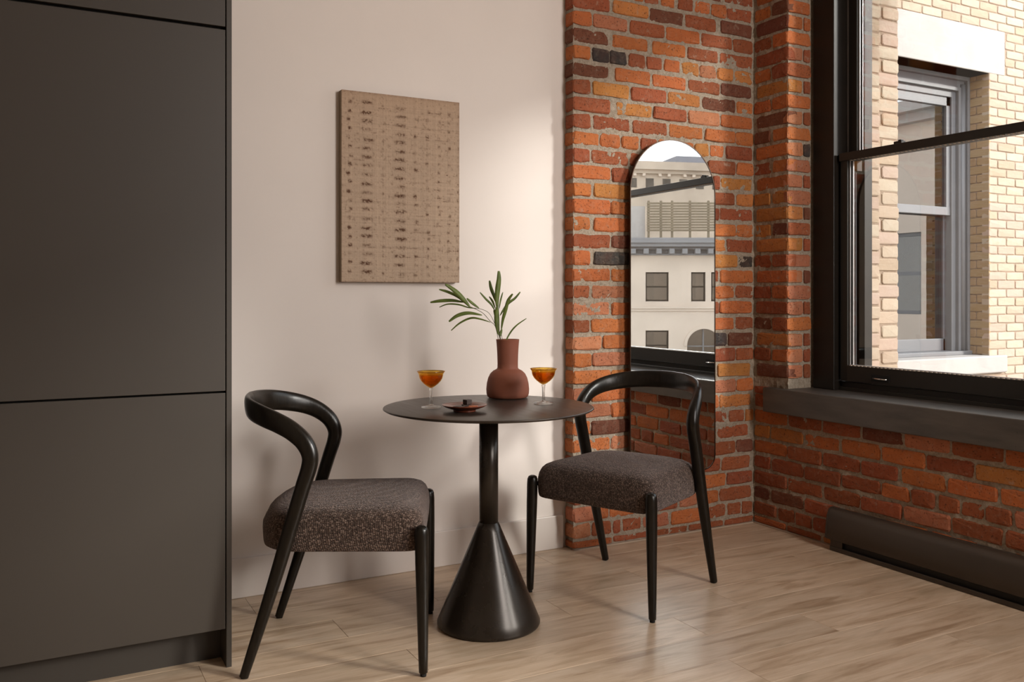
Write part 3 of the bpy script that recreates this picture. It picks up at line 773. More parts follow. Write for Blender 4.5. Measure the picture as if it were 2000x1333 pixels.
k.l(k.bump(k.noise(k.coord(), 220, 4), .3, .002), k.b.inputs['Normal']); M['paint'] = k.m
M['canvas_side'] = plain('beige_canvas_edge', (.30, .22, .14, 1), .9, var=.08, scale=30)
artwork()

# ------------------------------------------------------------------ mirror
def mirror():
    yf, depth = 3.283, .038
    x0, x1 = on_y(1230.5, yf), on_y(1397, yf); Rr = (x1 - x0) / 2; xc = (x0 + x1) / 2
    t = yf / ray(1375, 0).y; z0 = H - (918 - hy) * t / f_px
    t = yf / ray(1306, 0).y; z1 = H + (hy - 272) * t / f_px
    mr = root('arched_mirror', (xc, YB, z0)); tag(mr, 'tall arched mirror in a thin bronze frame on the brick pier behind the right chair', 'mirror')
    def outline(ins):
        pts = []; r_ = Rr - ins; rc = .065 - ins
        for i in range(33): a = math.pi * i / 32; pts.append((xc + r_ * math.cos(a), z1 - Rr + r_ * math.sin(a)))
        for i in range(7): a = math.pi + math.pi / 2 * i / 6; pts.append((x0 + .065 + rc * math.cos(a), z0 + .065 + rc * math.sin(a)))
        for i in range(7): a = 1.5 * math.pi + math.pi / 2 * i / 6; pts.append((x1 - .065 + rc * math.cos(a), z0 + .065 + rc * math.sin(a)))
        return pts
    o_, i_ = outline(0), outline(.004); n = len(o_)
    mb = MB()
    vs = [(p[0], yf - .002, p[1]) for p in o_] + [(p[0], yf - .002, p[1]) for p in i_] + [(p[0], yf + .010, p[1]) for p in o_] + [(p[0], yf + .004, p[1]) for p in i_]
    fs = []
    for a in range(n):
        b = (a + 1) % n
        fs += [(a, b, n + b, n + a)[::-1], (a, 2 * n + a, 2 * n + b, b)[::-1], (n + a, n + b, 3 * n + b, 3 * n + a)[::-1]]
    fs.append(tuple(range(2 * n, 3 * n)))
    mb.add(vs, fs); part('frame', mb, M['mirror_frame'], mr, label='thin bronze frame')
    g = MB(); g.prism([(p[0], p[1]) for p in outline(.004)], 'y', yf, yf + .006); part('mirror_glass', g, M['mirror'], mr)
    part('wall_mount', MB().box(x0 + .08, x1 - .08, yf + .010, YB + .004, z0 + .2, z1 - .3), M['gap'], mr)
mirror()

# ------------------------------------------------------------------ table
TX, TY, TZ = 1.378, 2.726, .742
tb = root('bistro_table', (TX, TY, 0)); tag(tb, 'round blackened steel bistro table on a tall cone pedestal between the two chairs', 'table')
link('tabletop', MB().lathe([(0.0, TZ - .012), (.335, TZ - .012), (.352, TZ - .008), (.3585, TZ - .004), (.3575, TZ - .0008), (.355, TZ), (0.0, TZ)], 128).mesh('tabletop'), M['table_top'], tb)
link('column', MB().lathe([(.0325, .335), (.0325, TZ - .012)], 64).mesh('column'), M['table'], tb)
cone = [(.0, .001), (.168, .001), (.173, .003), (.1755, .008), (.1755, .014)] + [(.1755 - (.1755 - .034) * q / 12, .014 + (.3465 - .014) * q / 12) for q in range(1, 13)] + [(.0322, .3475), (0, .348)]
link('cone_base', MB().lathe(cone, 128).mesh('cone_base'), M['table'], tb)

# ------------------------------------------------------------------ chairs
def crom(P, n=6):
    out_ = []
    P = [np.array(p, float) for p in P]
    for i in range(len(P) - 1):
        p0 = P[max(i - 1, 0)]; p1 = P[i]; p2 = P[i + 1]; p3 = P[min(i + 2, len(P) - 1)]
        for j in range(n):
            t = j / n
            out_.append(.5 * ((2 * p1) + (-p0 + p2) * t + (2 * p0 - 5 * p1 + 4 * p2 - p3) * t * t + (-p0 + 3 * p1 - 3 * p2 + p3) * t ** 3))
    out_.append(P[-1]); return out_
# path control: x, y, z, half-vertical(u), half-thick(v)
HALF = [(-.262, .246, .004, .0135, .0135), (-.215, .247, .15, .0165, .0165), (-.168, .248, .30, .0195, .0195), (-.122, .249, .455, .0215, .0215),
        (-.092, .250, .555, .0225, .0225), (-.073, .250, .615, .0235, .0225), (-.070, .2495, .652, .0245, .0225), (-.088, .247, .690, .0265, .0215),
        (-.125, .240, .722, .0285, .0190), (-.170, .224, .744, .0305, .0160), (-.218, .193, .759, .0325, .0140), (-.262, .142, .770, .034, .0125),
        (-.290, .075, .776, .0345, .0120), (-.299, 0, .778, .035, .0120)]
def chair_proto(name, lab):
    ch = root(name); tag(ch, lab, 'chair')
    path = crom(HALF, 6); isplit = 6 * 5 + 3
    full = [p for p in path] + [np.array((p[0], -p[1], p[2], p[3], p[4])) for p in path[::-1][1:]]
    def mk(seq):
        out_ = []
        for i, p in enumerate(seq):
            # up vector for the wide axis : vertical on the back band, forward on the leg
            wgt = min(1, max(0, (p[2] - .60) / .10))
            up = Vector((1 - wgt, 0, 0)) + Vector((0.10 * -1, 0, 1)) * wgt
            out_.append(((p[0], p[1], p[2]), p[3], p[4], up))
        return out_
    sw = mk(full); nfull = len(sw)
    link('backrest', MB().sweep(sw, 24, sl=(isplit, nfull - isplit)).mesh('backrest'), M['chair'], ch)
    legL = MB().sweep(sw, 24, sl=(0, isplit + 1)); legR = MB().sweep(sw, 24, sl=(nfull - isplit - 1, nfull))
    for s_, lg in ((1, legL), (-1, legR)):
        l_ = link('leg', lg.mesh('leg'), M['chair'], ch)
        link('foot_pad', MB().lathe([(.009, 0), (.010, .005)], 12, (-.262, .246 * s_, 0)).mesh('foot_pad'), M['gap'], l_)
        fr = [(.0, .008), (.0095, .008), (.0130, .011), (.0145, .06), (.0175, .20), (.0200, .33), (.0205, .41), (.0195, .428), (.0155, .4375), (.008, .4415), (0, .442)]
        mb = MB(); n = 20; vs = []
        for (r_, z_) in fr:
            t = z_ / .442; cxx, cyy = .262 - .006 * t, s_ * (.260 - .008 * t)
            for jn in range(n): a = 2 * math.pi * jn / n; vs.append((cxx + r_ * math.cos(a), cyy + r_ * math.sin(a), z_))
        mb.add(vs, [(i * n + jn, i * n + (jn + 1) % n, (i + 1) * n + (jn + 1) % n, (i + 1) * n + jn) for i in range(len(fr) - 1) for jn in range(n)], True)
        l_ = link('leg', mb.mesh('leg'), M['chair'], ch)
        link('foot_pad', MB().lathe([(.009, 0), (.0095, .010)], 12, (.262, .260 * s_, 0)).mesh('foot_pad'), M['gap'], l_)
    # seat cushion
    def outline(n=112):
        pts = []
        # rounded shape: front corners r .035, rear corners r .13, bowed rear, slightly bowed front
        xf, xr, wf_, wr_ = .262, -.236, .246, .232
        def arc(cx_, cy_, r_, a0, a1, m): 
            return [(cx_ + r_ * math.cos(a0 + (a1 - a0) * i / m), cy_ + r_ * math.sin(a0 + (a1 - a0) * i / m)) for i in range(m + 1)]
        rf, rb_ = .040, .125
        P_ = [(xf, 0)] + arc(xf - rf, wf_ - rf, rf, 0, math.pi / 2, 8) + arc(xr + rb_, wr_ - rb_, rb_, math.pi / 2, math.pi, 12) + [(xr - .012, 0)]
        P_ = P_ + [(p[0], -p[1]) for p in P_[::-1][1:-1]]
        # resample
        P_ = [Vector((p[0], p[1])) for p in P_]; L = [0]
        for i in range(len(P_)): L.append(L[-1] + (P_[(i + 1) % len(P_)] - P_[i]).length)
        res = []
        for q_ in range(n):
            d = L[-1] * q_ / n; i = max(j_ for j_ in range(len(P_)) if L[j_] <= d + 1e-9)
            t = (d - L[i]) / max(1e-9, L[i + 1] - L[i]); res.append(P_[i].lerp(P_[(i + 1) % len(P_)], t))
        for _ in range(2): res = [(res[i - 1] + res[i] * 2 + res[(i + 1) % n]) / 4 for i in range(n)]
        return res
    O = outline(); n = len(O); cen = Vector((.013, 0))
    rings = [(.90, .362), (.965, .361), (.985, .3645), (.996, .376), (1.0, .392), (1.004, .412), (1.0, .432), (.985, .4535), (.955, .470), (.91, .4815), (.84, .4895), (.72, .4955), (.55, .4995), (.35, .5015), (.15, .5025)]
    vs = []; fs = []
    for (s_, z_) in rings:
        for p in O:
            q_ = cen + (p - cen) * s_; crown = -.018 * max(0, (-.05 - q_.x) / .2) ** 2 if z_ > .44 else 0
            vs.append((q_.x, q_.y, z_ + crown))
    for i in range(len(rings) - 1):
        for jn in range(n): fs.append((i * n + jn, i * n + (jn + 1) % n, (i + 1) * n + (jn + 1) % n, (i + 1) * n + jn))
    vs.append((cen.x, 0, .5028)); vs.append((cen.x, 0, .362)); b = (len(rings) - 1) * n
    for jn in range(n): fs.append((b + jn, b + (jn + 1) % n, len(vs) - 2)); fs.append(((jn + 1) % n, jn, len(vs) - 1))
    link('seat', MB().add(vs, fs, True).mesh('seat'), M['tweed'], ch)
    return ch
def copy_tree(o, parent=None):
    c = o.copy(); COL.objects.link(c); c.parent = parent
    for x_ in list(o.children): copy_tree(x_, c)
    return c
ch1 = chair_proto('dining_chair', 'black curved-back chair with brown tweed seat, side-on beside the charcoal cabinet')
ch2 = copy_tree(ch1); ch2['label'] = 'black curved-back chair with brown tweed seat, in front of the arched mirror'
for c_ in (ch1, ch2): c_['group'] = 'dining chairs at the bistro table'
ch1.location = (.8915, 2.7855, 0); ch1.rotation_euler = (0, 0, math.radians(-25.3))
ch2.location = (2.0075, 2.813, 0); ch2.rotation_euler = (0, 0, math.radians(204.4))

# ------------------------------------------------------------------ vase and sprigs
VX, VY = 1.5557, 2.9217
prof = [(0, .001), (.060, .001), (.070, .002), (.0755, .006), (.0785, .016), (.0795, .032), (.0775, .054), (.0725, .074), (.0645, .090), (.054, .100), (.0455, .1045), (.0405, .107),
        (.0382, .112), (.0380, .13), (.0388, .16), (.0405, .19), (.0425, .213), (.0432, .2155), (.0425, .2165), (.0405, .2155), (.0365, .19), (.034, .14), (.034, .11), (0, .10)]
vs_ = solo('vase', MB().lathe(prof, 72, (VX, VY, TZ)), M['terracotta'], (VX, VY, TZ)); tag(vs_, 'matte terracotta bottle vase with a flared neck on the bistro table', 'vase')
pl = root('leafy_sprigs', (VX, VY, TZ + .105)); tag(pl, 'green grass-like sprigs with narrow arching leaves standing in the terracotta vase', 'plant')
D0 = 3.31
def q2w(x, y, d): return at_depth(740 + x / 4.165, 510 + y / 4.165, D0 + d)
def leaf(pts, wid, d0, d1, nm='leaf'):
    P_ = crom([tuple(q2w(x, y, d0 + (d1 - d0) * i / (len(pts) - 1))) for i, (x, y) in enumerate(pts)], 6)
    P_ = [Vector(p) for p in P_]; n = len(P_); vs = []; fs = []; hw = wid * 1.25 / 4.165 / f_px * D0 / 2
    view = (Vector((VX, VY, .9)) - CAM).normalized()
    for i, p in enumerate(P_):
        t = (P_[min(i + 1, n - 1)] - P_[max(i - 1, 0)]).normalized()
        side = t.cross(view).normalized(); u = i / (n - 1)
        w_ = hw * (math.sin(math.pi * min(1, .08 + u * .90)) ** .8 * .9 + .08)
        nrm = side.cross(t).normalized()
        side = (side + nrm * .35).normalized()
        vs += [p - side * w_ + nrm * w_ * .3, p, p + side * w_ + nrm * w_ * .3]
    for i in range(n - 1):
        for a in (0, 1): fs.append((i * 3 + a, i * 3 + a + 1, i * 3 + 4 + a, i * 3 + 3 + a))
    me = MB().add(vs, fs, True).mesh(nm, tuple(pl.location))
    o = link(nm, me, M['leaf'], pl); so_ = o.modifiers.new('thick', 'SOLIDIFY'); so_.thickness = .0005
    return o
def stem(pts, rad, d0, d1):
    P_ = crom([tuple(q2w(x, y, d0 + (d1 - d0) * i / (len(pts) - 1))) for i, (x, y) in enumerate(pts)], 5)
    part('stem', MB().sweep([(tuple(p), rad, rad, (.3, .9, .2)) for p in P_], 7), M['stem'], pl)
stem([(1010, 860), (990, 740), (972, 640), (945, 530), (905, 490), (840, 420), (740, 372)], .0011, 0, -.05)
stem([(1025, 860), (998, 740), (985, 640), (962, 560), (940, 505), (900, 430), (850, 398), (790, 385)], .0009, 0, .02)
stem([(1045, 860), (1008, 740), (990, 640), (975, 560), (962, 480), (962, 380)], .0017, .0, .0)
stem([(1060, 860), (1035, 740), (1000, 620), (995, 560)], .001, .01, .02)
for pts, wd, a, b in [
    ([(540, 190), (620, 245), (690, 315), (742, 378)], 32, -.09, -.05), ([(490, 232), (560, 252), (640, 290), (700, 345)], 20, -.07, -.05),
    ([(418, 338), (500, 325), (600, 322), (690, 337)], 24, -.04, -.05), ([(492, 377), (560, 352), (650, 356), (730, 380), (800, 387)], 11, .05, .02),
    ([(570, 494), (640, 445), (730, 424), (840, 442)], 26, -.06, -.04), ([(588, 567), (660, 505), (750, 465), (830, 475), (908, 500)], 14, -.02, -.02),
    ([(975, 82), (976, 150), (966, 230), (960, 320), (966, 405)], 36, .01, .0), ([(900, 160), (912, 220), (932, 275), (950, 335)], 24, .04, .01),
    ([(822, 256), (870, 310), (915, 355), (945, 410)], 15, -.03, .0), ([(898, 290), (925, 330), (945, 385)], 15, .05, .01),
    ([(1150, 252), (1105, 305), (1055, 342), (1012, 400), (985, 445)], 18, .03, .0), ([(1088, 268), (1052, 320), (1030, 400), (1008, 480), (996, 560)], 24, -.04, .0),
    ([(1200, 468), (1125, 520), (1075, 575), (1035, 650), (1010, 760)], 11, .03, .01), ([(962, 370), (958, 440), (962, 520), (976, 605)], 36, -.005, .0),
    ([(1008, 255), (990, 320), (978, 390)], 11, .04, .01), ([(715, 305), (760, 345), (815, 385)], 18, -.05, -.03),
    ([(935, 400), (950, 450), (965, 520), (972, 590)], 20, .01, .0), ([(1000, 555), (990, 590), (982, 620)], 18, .01, .0)]:
    leaf(pts, wd, a, b)

# ------------------------------------------------------------------ coupe glasses
def coupe(loc, lab):
    g = root('coupe_glass', loc); tag(g, lab, 'glass', 'amber coupe glasses on the bistro table')
    fac = lambda a, i: 1 + .05 * math.cos(8 * a)
    link('foot', MB().lathe([(0, .0005), (.031, .0005), (.0335, .002), (.033, .0045), (.020, .0060), (.010, .0085), (.0065, .012), (.0, .012)], 48, wob=lambda a, i: 1 + (.035 * math.cos(8 * a) if i in (1, 2, 3) else 0)).mesh('foot'), M['clear'], g)
    link('stem', MB().lathe([(0, .010), (.0062, .011), (.0050, .022), (.0045, .040), (.0055, .058), (.0072, .067), (0, .068)], 8, smooth=False).mesh('stem'), M['clear'], g)
    outer = [(.0, .0675), (.007, .069), (.014, .0735), (.024, .081), (.033, .0905), (.0385, .100), (.0405, .108), (.0412, .114), (.0440, .1185), (.0478, .1235)]
    inner = [(.0466, .1238), (.0425, .1188), (.0396, .1142), (.0388, .108), (.0368, .1005), (.0315, .0918), (.0228, .0828), (.013, .0757), (.0, .0725)]
    link('bowl', MB().lathe(outer + inner, 56).mesh('bowl'), M['amber'], g)
    dr = [(0, .0732), (.0125, .0764), (.0222, .0835), (.0308, .0924), (.0360, .1010), (.0380, .108), (.0384, .1100), (0, .1100)]
    link('drink', MB().lathe(dr, 48).mesh('drink'), M['drink'], g)
    return g
g1 = coupe((1.188, 2.781, TZ), 'amber coupe glass on a clear stem standing left of the small plate')
g2 = copy_tree(g1); g2.location = (1.5795, 2.70, TZ); g2['label'] = 'amber coupe glass on a clear stem standing right of the vase'; g2.rotation_euler = (0, 0, .4)

# ------------------------------------------------------------------ plate of chocolates
PX, PY = 1.246, 2.640
pt = solo('small_plate', MB().lathe([(0, .001), (.036, .001), (.0375, .003), (.0355, .0065), (.050, .0105), (.064, .0155), (.0735, .0215), (.0742, .0228), (.0730, .0232), (.060, .0180), (.045, .0140), (.020, .0115), (0, .011)], 64, (PX, PY, TZ)), M['plate'], (PX, PY, TZ))
tag(pt, 'small footed red-brown glazed plate holding chocolates on the bistro table', 'plate')
def choc(nm, x, y, z, sx_, sy_, sz_, rz, mat, lab, cat, grp=None):
    o = link(nm, MB().box(-sx_ / 2, sx_ / 2, -sy_ / 2, sy_ / 2, 0, sz_).mesh(nm), mat, None, (PX + x, PY + y, TZ + z), (0, 0, rz)); bev(o, .0018, 2); tag(o, lab, cat, grp); return o
choc('chocolate_square', -.020, .002, .0125, .030, .026, .006, .5, M['choc'], 'flat dark chocolate square lying at the left of the small plate', 'chocolate', 'chocolates on the small plate')
choc('chocolate_square', .016, .018, .0125, .028, .026, .008, -.2, M['choc'], 'dark chocolate square under the topmost cube on the small plate', 'chocolate', 'chocolates on the small plate')
choc('chocolate_cube', .018, .016, .0206, .022, .022, .016, .25, M['choc'], 'dark chocolate cube standing highest on the small plate', 'chocolate', 'chocolates on the small plate')
choc('orange_peel', .026, -.012, .0132, .030, .010, .006, -.5, M['orange'], 'reddish candied strip at the front right of the small plate', 'sweet', 'candied strips on the small plate')
choc('orange_peel', .002, -.022, .0125, .026, .009, .005, .15, M['orange'], 'reddish candied strip at the front middle of the small plate', 'sweet', 'candied strips on the small plate')

# ------------------------------------------------------------------ brick wing outside the window
YQ = 4.36
def wing():
    wg = root('brick_wing', (5.0, YQ, 0)); tag(wg, 'pale yellow brick wing of the building seen through the big window', 'building')
    xL, xR_, zB, zT = 4.55, on_y(1932, YQ), .655, 2.853     # window opening
    X0, X1, ZB, ZTOP = XO, 9.2, -9.0, 4.6
    mo = MB(); y0, y1 = YQ + .006, YQ + .40
    mo.box(X0, xL, y0, y1, ZB, ZTOP); mo.box(xR_ + .006, X1, y0, y1, ZB, ZTOP); mo.box(xL, xR_ + .006, y0, y1, ZB, zB - .135); mo.box(xL, xR_ + .006, y0, y1, zT, ZTOP)
    mo.box(xL, xR_ + .006, y1 + .9, y1 + .95, 0, 3.4)
    part('wall', mo, M['pale_mortar'], wg)
    lx = on_y(1962, YQ)
    part('lintel', MB().box(xL - .2, lx, YQ - .004, YQ + .20, zT, 3.198), M['stone'], wg, .006, label='pale stone lintel')
    part('sill', MB().box(xL - .2, lx - .01, YQ - .035, YQ + .20, .52, zB), M['stone'], wg, .012, 3, label='pale stone sill')
    # bricks on the face: visible part singly
    z = .385; k = 0; joined = MB(); cnt = 0
    z = 3.198 - PP * 42; k = 0
    while z < ZTOP - .05:
        zc = z + PP / 2; x = xR_ + (0 if k % 2 else 0); x = xR_ - (.2232 * 12) - (0 if k % 2 else .1116)
        while x < X1 - .2:
            a, b = x, x + .213; x += .2232
            inwin = .52 - .01 < zc < 3.198
            lo = (lx + .01 if (zc > zT or zc < zB) else xR_) if inwin else X0
            if inwin and b < lo + .02: continue
            a = max(a, lo if inwin else a)
            if b - a < .03: continue
            seen = (a < 7.15 and b > 5.55 and zc < 3.52 and zc > .35)
            if seen and cnt < 290: put_brick(wg, 'y', a, b, zc, YQ, pcol(), True, proud=random.uniform(-.001, .002)); cnt += 1
            else: joined.box(a, b, YQ - .001, YQ + .02, zc - .0297, zc + .0297)
        z += PP; k += 1
    o = part('brickwork', joined, M['pale_brick'], wg, label='pale yellow brick courses'); o.color = (.45, .34, .23, 1); o['kind'] = 'stuff'
    # reveal bricks (right side of opening), faces -x, shade painted in as darker brown
    z = zB + .002; k = 0; yq = 4.519
    while z < zT - .02:
        zc = z + PP / 2
        if k % 2: put_brick(wg, 'x', YQ + .002, yq + .03, zc, xR_, (.36, .23, .10, 1) if random.random() < .5 else (.38, .26, .13, 1), True, proud=0, depth=.02)
        else:
            put_brick(wg, 'x', YQ + .002, YQ + .105, zc, xR_, (.37, .235, .11, 1), True, proud=0, depth=.02); put_brick(wg, 'x', YQ + .115, yq + .03, zc, xR_, (.34, .21, .10, 1), True, proud=0, depth=.02)
        z += PP; k += 1
    # window: grey painted frame
    xf = xR_ - .0
    g = M['grey_paint']
    def col_(x0, x1, y0_, y1_, nm='frame_board'): part(nm, MB().box(x0, x1, y0_, y1_, zB, zT - .0), g, wg, .004)
    def board(ins, wd, ya_, yb_):   # right stile and head of one step of the frame
        part('frame_board', MB().box(xf - ins - wd, xf - ins, ya_, yb_, zB, zT - ins).box(xL, xf - ins - wd, ya_, yb_, zT - ins - wd, zT - ins), g, wg, .003)
    board(0, .030, yq, yq + .12); board(.03, .055, yq + .03, yq + .13); board(.085, .030, yq + .018, yq + .13); board(.115, .05, yq + .045, yq + .14)
    part('brick_mould', MB().lathe([(.024, zB), (.024, zT - .06)], 20, (xf - .058, yq + .03, 0)), g, wg)
    part('inner_sill', MB().box(xL, xf, yq - .02, yq + .14, zB, zB + .03), g, wg, .004)
    zm = H + (hy - 413) * (yq + .06) / ray(1862, 0).y / f_px
    xg1 = on_y(1858, yq + .06)
    part('upper_sash', MB().box(xg1 - .06, xg1 + .02, yq + .06, yq + .095, zm, zT - .150).box(xL, xg1 + .02, yq + .06, yq + .095, zT - .235, zT - .150).box(xL, xg1 + .01, yq + .058, yq + .10, zm - .035, zm + .03), g, wg, .003)
    part('pane', MB().box(xL, xg1 - .055, yq + .08, yq + .083, zm + .025, zT - .23), M['pane_far'], wg)
    xg2 = on_y(1850, yq + .11)
    part('lower_sash', MB().box(xg2 - .055, xg2 + .015, yq + .105, yq + .14, zB + .03, zm).box(xL, xg2 + .01, yq + .105, yq + .14, zB + .03, zB + .125), g, wg, .003)
    part('pane', MB().box(xL, xg2 - .05, yq + .120, yq + .123, zB + .12, zm), M['pane_far'], wg)
    part('interior', MB().box(xL, xf, y1 + .45, y1 + .5, zB, zT), M['dark_in'], wg)
    part('curtain', MB().box(xL, xL + .55, y1 + .10, y1 + .12, zB, zT), M['curtain'], wg)
wing()

# ------------------------------------------------------------------ building across the street (seen in the mirror)
YM = 3.283
def mirrored(px, py, d):
    p = at_depth(px, py, d); return Vector((p.x, 2 * YM - p.y, p.z))
DF = 50.0; RZ = math.atan2(math.sin(ANG), math.cos(ANG)); KF = DF / f_px
fo = mirrored(1313, hy, DF)
fb = root('cream_building', (fo.x, fo.y, 0), RZ); tag(fb, 'cream stone building with a bracketed grey cornice, reflected in the arched mirror', 'building')
def lp(name, mb, mat, b=0, parent=None, label=None):
    o = link(name, mb.mesh(name), mat, parent or fb)
    if b: bev(o, b)
    if label: o['label'] = label
    return o
sx_ = lambda px: (px - 1313) * KF
sz_ = lambda py: H + (hy - py) * KF
wm = MB(); wins = [(1261, 1306, 532, 589), (1350, 1378, 532, 589), (1389, 1417, 532, 589), (1261, 1306, 646, 705)]
per = 5.0
allw = [(sx_(a), sx_(b), sz_(d_), sz_(c)) for a, b, c, d_ in wins]
for dx in (-14, -9.6, -5.2, 7.2, 11.5, 16, 20.5, 25):
    allw += [(dx, dx + 1.3, sz_(589), sz_(532)), (dx, dx + 1.3, sz_(705), sz_(646))]
acx, acz, ar = sx_(1375), sz_(676), 33 * KF
# wall face built from vertical strips around the openings
xs = sorted({-20.0, 40.0, acx - ar, acx + ar} | {q for w_ in allw for q in w_[:2]})
for a, b in zip(xs[:-1], xs[1:]):
    m_ = (a + b) / 2; cuts = sorted([(w_[2], w_[3]) for w_ in allw if w_[0] < m_ < w_[1]])
    if acx - ar < m_ < acx + ar: cuts = sorted(cuts + [(sz_(720), acz + ar + .02)])
    z = -9.0
    for c0, c1 in cuts:
        if c0 > z: wm.box(a, b, -.4, 0, z, c0)
        z = max(z, c1)
    wm.box(a, b, -.4, 0, z, sz_(497))
# arch spandrels
n = 16
for i in range(n):
    a0, a1 = math.pi * i / n, math.pi * (i + 1) / n
    p0 = (acx + ar * math.cos(a0), acz + ar * math.sin(a0)); p1 = (acx + ar * math.cos(a1), acz + ar * math.sin(a1))
    wm.prism([p1, p0, (p0[0], acz + ar + .02), (p1[0], acz + ar + .02)], 'y', -.35, 0)
wm.box(-20, 40, -14, -.39, -9, sz_(470))
lp('wall', wm, M['cream'])
arch = MB()
for i in range(n):
    a0, a1 = math.pi * i / n, math.pi * (i + 1) / n; r1 = ar + .18; r2 = ar + .02
    arch.prism([(acx + r2 * math.cos(a0), acz + r2 * math.sin(a0)), (acx + r1 * math.cos(a0), acz + r1 * math.sin(a0)), (acx + r1 * math.cos(a1), acz + r1 * math.sin(a1)), (acx + r2 * math.cos(a1), acz + r2 * math.sin(a1))], 'y', -.02, .07)
lp('arch_moulding', arch, M['cream'])
aw = lp('arched_window', MB().prism([(acx + ar * math.cos(math.pi * i / 20), acz + ar * math.sin(math.pi * i / 20)) for i in range(21)] + [(acx - ar, sz_(720)), (acx + ar, sz_(720))], 'y', -.30, -.27), M['pane_street'])
lp('mullion', MB().box(acx - .04, acx + .04, -.27, -.2, sz_(720), acz + ar).box(acx - ar, acx + ar, -.27, -.2, acz - .06, acz), M['grey_paint'], parent=aw)
lp('interior', MB().box(-19, 39, -.6, -.5, -6, 3.2), M['curtain'])
for (a, b, c, d_) in allw:
    fr = lp('window', MB().box(a, a + .08, -.22, -.1, c, d_).box(b - .08, b, -.22, -.1, c, d_).box(a, b, -.22, -.1, c, c + .09).box(a, b, -.22, -.1, d_ - .09, d_).box(a, b, -.20, -.12, (c + d_) / 2 - .04, (c + d_) / 2 + .04), M['far_frame'] if 'far_frame' in M else M['frame'])
    lp('pane', MB().box(a + .05, b - .05, -.18, -.16, c + .05, d_ - .05), M['pane_street'], parent=fr)
    lp('blind', MB().box(a + .1, a + (b - a) * .4, -.40, -.36, c, d_), M['dark_in'], parent=fr)
lp('string_course', MB().box(-20, 40, 0, .12, sz_(603), sz_(599)).box(-20, 40, 0, .06, sz_(608), sz_(603)), M['cream'])
lp('cornice', MB().box(-20, 40, 0, .75, sz_(476), sz_(470)).box(-20, 40, 0, .62, sz_(483), sz_(476)).box(-20, 40, 0, .25, sz_(488), sz_(483)).box(-20, 40, -.4, .12, sz_(499), sz_(496)).box(-20, 40, -.4, .0, sz_(497), sz_(483)).box(-20, 40, -6, .72, sz_(470), sz_(466)), M['cornice'], .01, label='grey painted cornice')
bm_ = MB().box(-.14, .14, 0, .55, -.14, .14).mesh('bracket'); bm_.materials.append(M['cornice'])
s_ = -13.0
while s_ < 30: link('bracket', bm_, None, fb, (s_, 0, sz_(491.5))); s_ += 25 * KF
# rooftop deck: slatted fence, white stair wall
deck = root('deck_fence', (fo.x, fo.y, 0), RZ); tag(deck, 'weathered horizontal slat fence on the roof of the cream building, reflected in the mirror', 'fence')
def dp(name, mb, mat, par=deck): return link(name, mb.mesh(name), mat, par)
yD = -3.0; kd = (DF - yD) / f_px
dx_ = lambda px: (px - 1313) * kd; dz_ = lambda py: H + (hy - py) * kd
n = 11; sl = None
for i in range(n):
    z0 = dz_(452) + (dz_(394) - dz_(452)) * i / n
    if sl is None: sl = MB().box(dx_(1281), dx_(1470), -.03, 0, 0, .115).mesh('slat'); sl.materials.append(M['deck'])
    link('slat', sl, None, deck, (0, yD, z0))
for px in (1283, 1307, 1329, 1364, 1400, 1436): dp('post', MB().box(dx_(px), dx_(px) + .12, yD - .16, yD - .03, sz_(464), dz_(392)), M['deck'])
rw = link('roof_stair_wall', MB().box(dx_(1180), dx_(1279), yD - 4, yD - .3, sz_(464), dz_(402)).mesh('roof_stair_wall'), M['far_white'] if 'far_white' in M else M['stone'], None, (fo.x, fo.y, 0), (0, 0, RZ))
tag(rw, 'plain white rooftop wall left of the slat fence, reflected in the mirror', 'wall')
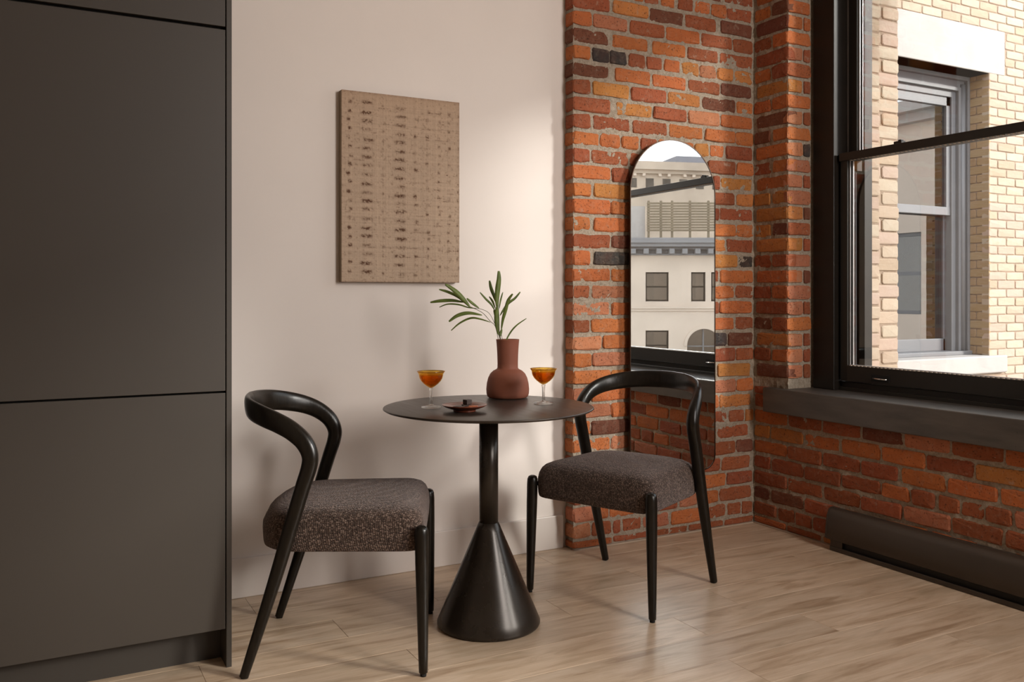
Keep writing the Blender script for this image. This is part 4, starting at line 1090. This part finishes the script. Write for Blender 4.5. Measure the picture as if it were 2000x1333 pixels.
# ornate tan building behind
D2 = 88.0; k2 = D2 / f_px; f2 = mirrored(1313, hy, D2)
ob = root('ornate_building', (f2.x, f2.y, 0), RZ - math.radians(12)); tag(ob, 'tan ornamented old building behind the roofs, reflected at the top of the mirror', 'building')
def op(name, mb, mat, label=None):
    o = link(name, mb.mesh(name), mat, ob)
    if label: o['label'] = label
    return o
ox = lambda px: (px - 1313) * k2; oz = lambda py: H + (hy - py) * k2
op('wall', MB().box(-16, 16, -10, 0, -9, oz(334)), M['far_stone'])
op('cornice', MB().box(-16, 16, 0, .7, oz(334), oz(328)).box(-16, 16, 0, .35, oz(341), oz(334)).box(-16, 16, -9.5, .5, oz(328), oz(318)), M['far_stone'])
for i in range(14):
    a = -11.5 + i * 1.75
    op('window', MB().box(a, a + .8, -.1, .05, oz(368), oz(350)), M['dark_in'])
for i in range(7):
    a = -10 + i * 2.6
    mbq = MB()
    for j in range(10):
        a0, a1 = math.pi * j / 10, math.pi * (j + 1) / 10
        mbq.prism([(a + .7 * math.cos(a0), oz(346) + .7 * math.sin(a0)), (a + 1.0 * math.cos(a0), oz(346) + 1.0 * math.sin(a0)), (a + 1.0 * math.cos(a1), oz(346) + 1.0 * math.sin(a1)), (a + .7 * math.cos(a1), oz(346) + .7 * math.sin(a1))], 'y', 0, .3)
    op('arch_moulding', mbq, M['cream'])
op('roof_house', MB().box(ox(1256), ox(1292), -8, -3, oz(330), oz(309)).box(ox(1338), ox(1400), -8, -2, oz(330), oz(298)), M['far_grey'], label='grey rooftop plant room')
# beige building beyond the court, reflected in the wing's window
tw = root('beige_building', (21.8, -8, 0)); tag(tw, 'beige building with a white eave, seen only as a reflection in the wing window', 'building')
mw = MB(); ws = [(-11 + 2.6 * i, 1.2) for i in range(7)]
yc_ = -14.0
for a, w_ in ws:
    mw.box(21.8, 22.3, yc_, a, -9, 6.2); mw.box(21.8, 22.3, a, a + w_, 2.9, 6.2); mw.box(21.8, 22.3, a, a + w_, -9, .6); yc_ = a + w_
mw.box(21.8, 22.3, yc_, 6.5, -9, 6.2); mw.box(22.6, 34, -14, 6.5, -9, 6.2)
part('wall', mw, M['cream'], tw)
part('eave', MB().box(21.2, 34, -14.4, 6.9, 6.2, 6.5).box(21.5, 34, -14.2, 6.7, 5.95, 6.2), M['stone'], tw, label='white eave')
for a, w_ in ws:
    q_ = part('window', MB().box(21.9, 22.0, a, a + .08, .6, 2.9).box(21.9, 22.0, a + w_ - .08, a + w_, .6, 2.9).box(21.9, 22.0, a, a + w_, .6, .7).box(21.9, 22.0, a, a + w_, 2.8, 2.9).box(21.9, 22.0, a, a + w_, 1.7, 1.8), M['grey_paint'], tw)
    link('pane', MB().box(21.95, 21.97, a + .05, a + w_ - .05, .65, 2.85).mesh('pane', tuple(tw.location)), M['pane_street'], q_)
gr = solo('street', MB().box(XO, 140, -140, 20, -9.3, -9.0), M['asphalt'], (20, -20, -9)); tag(gr, 'grey street surface far below', kind='structure')
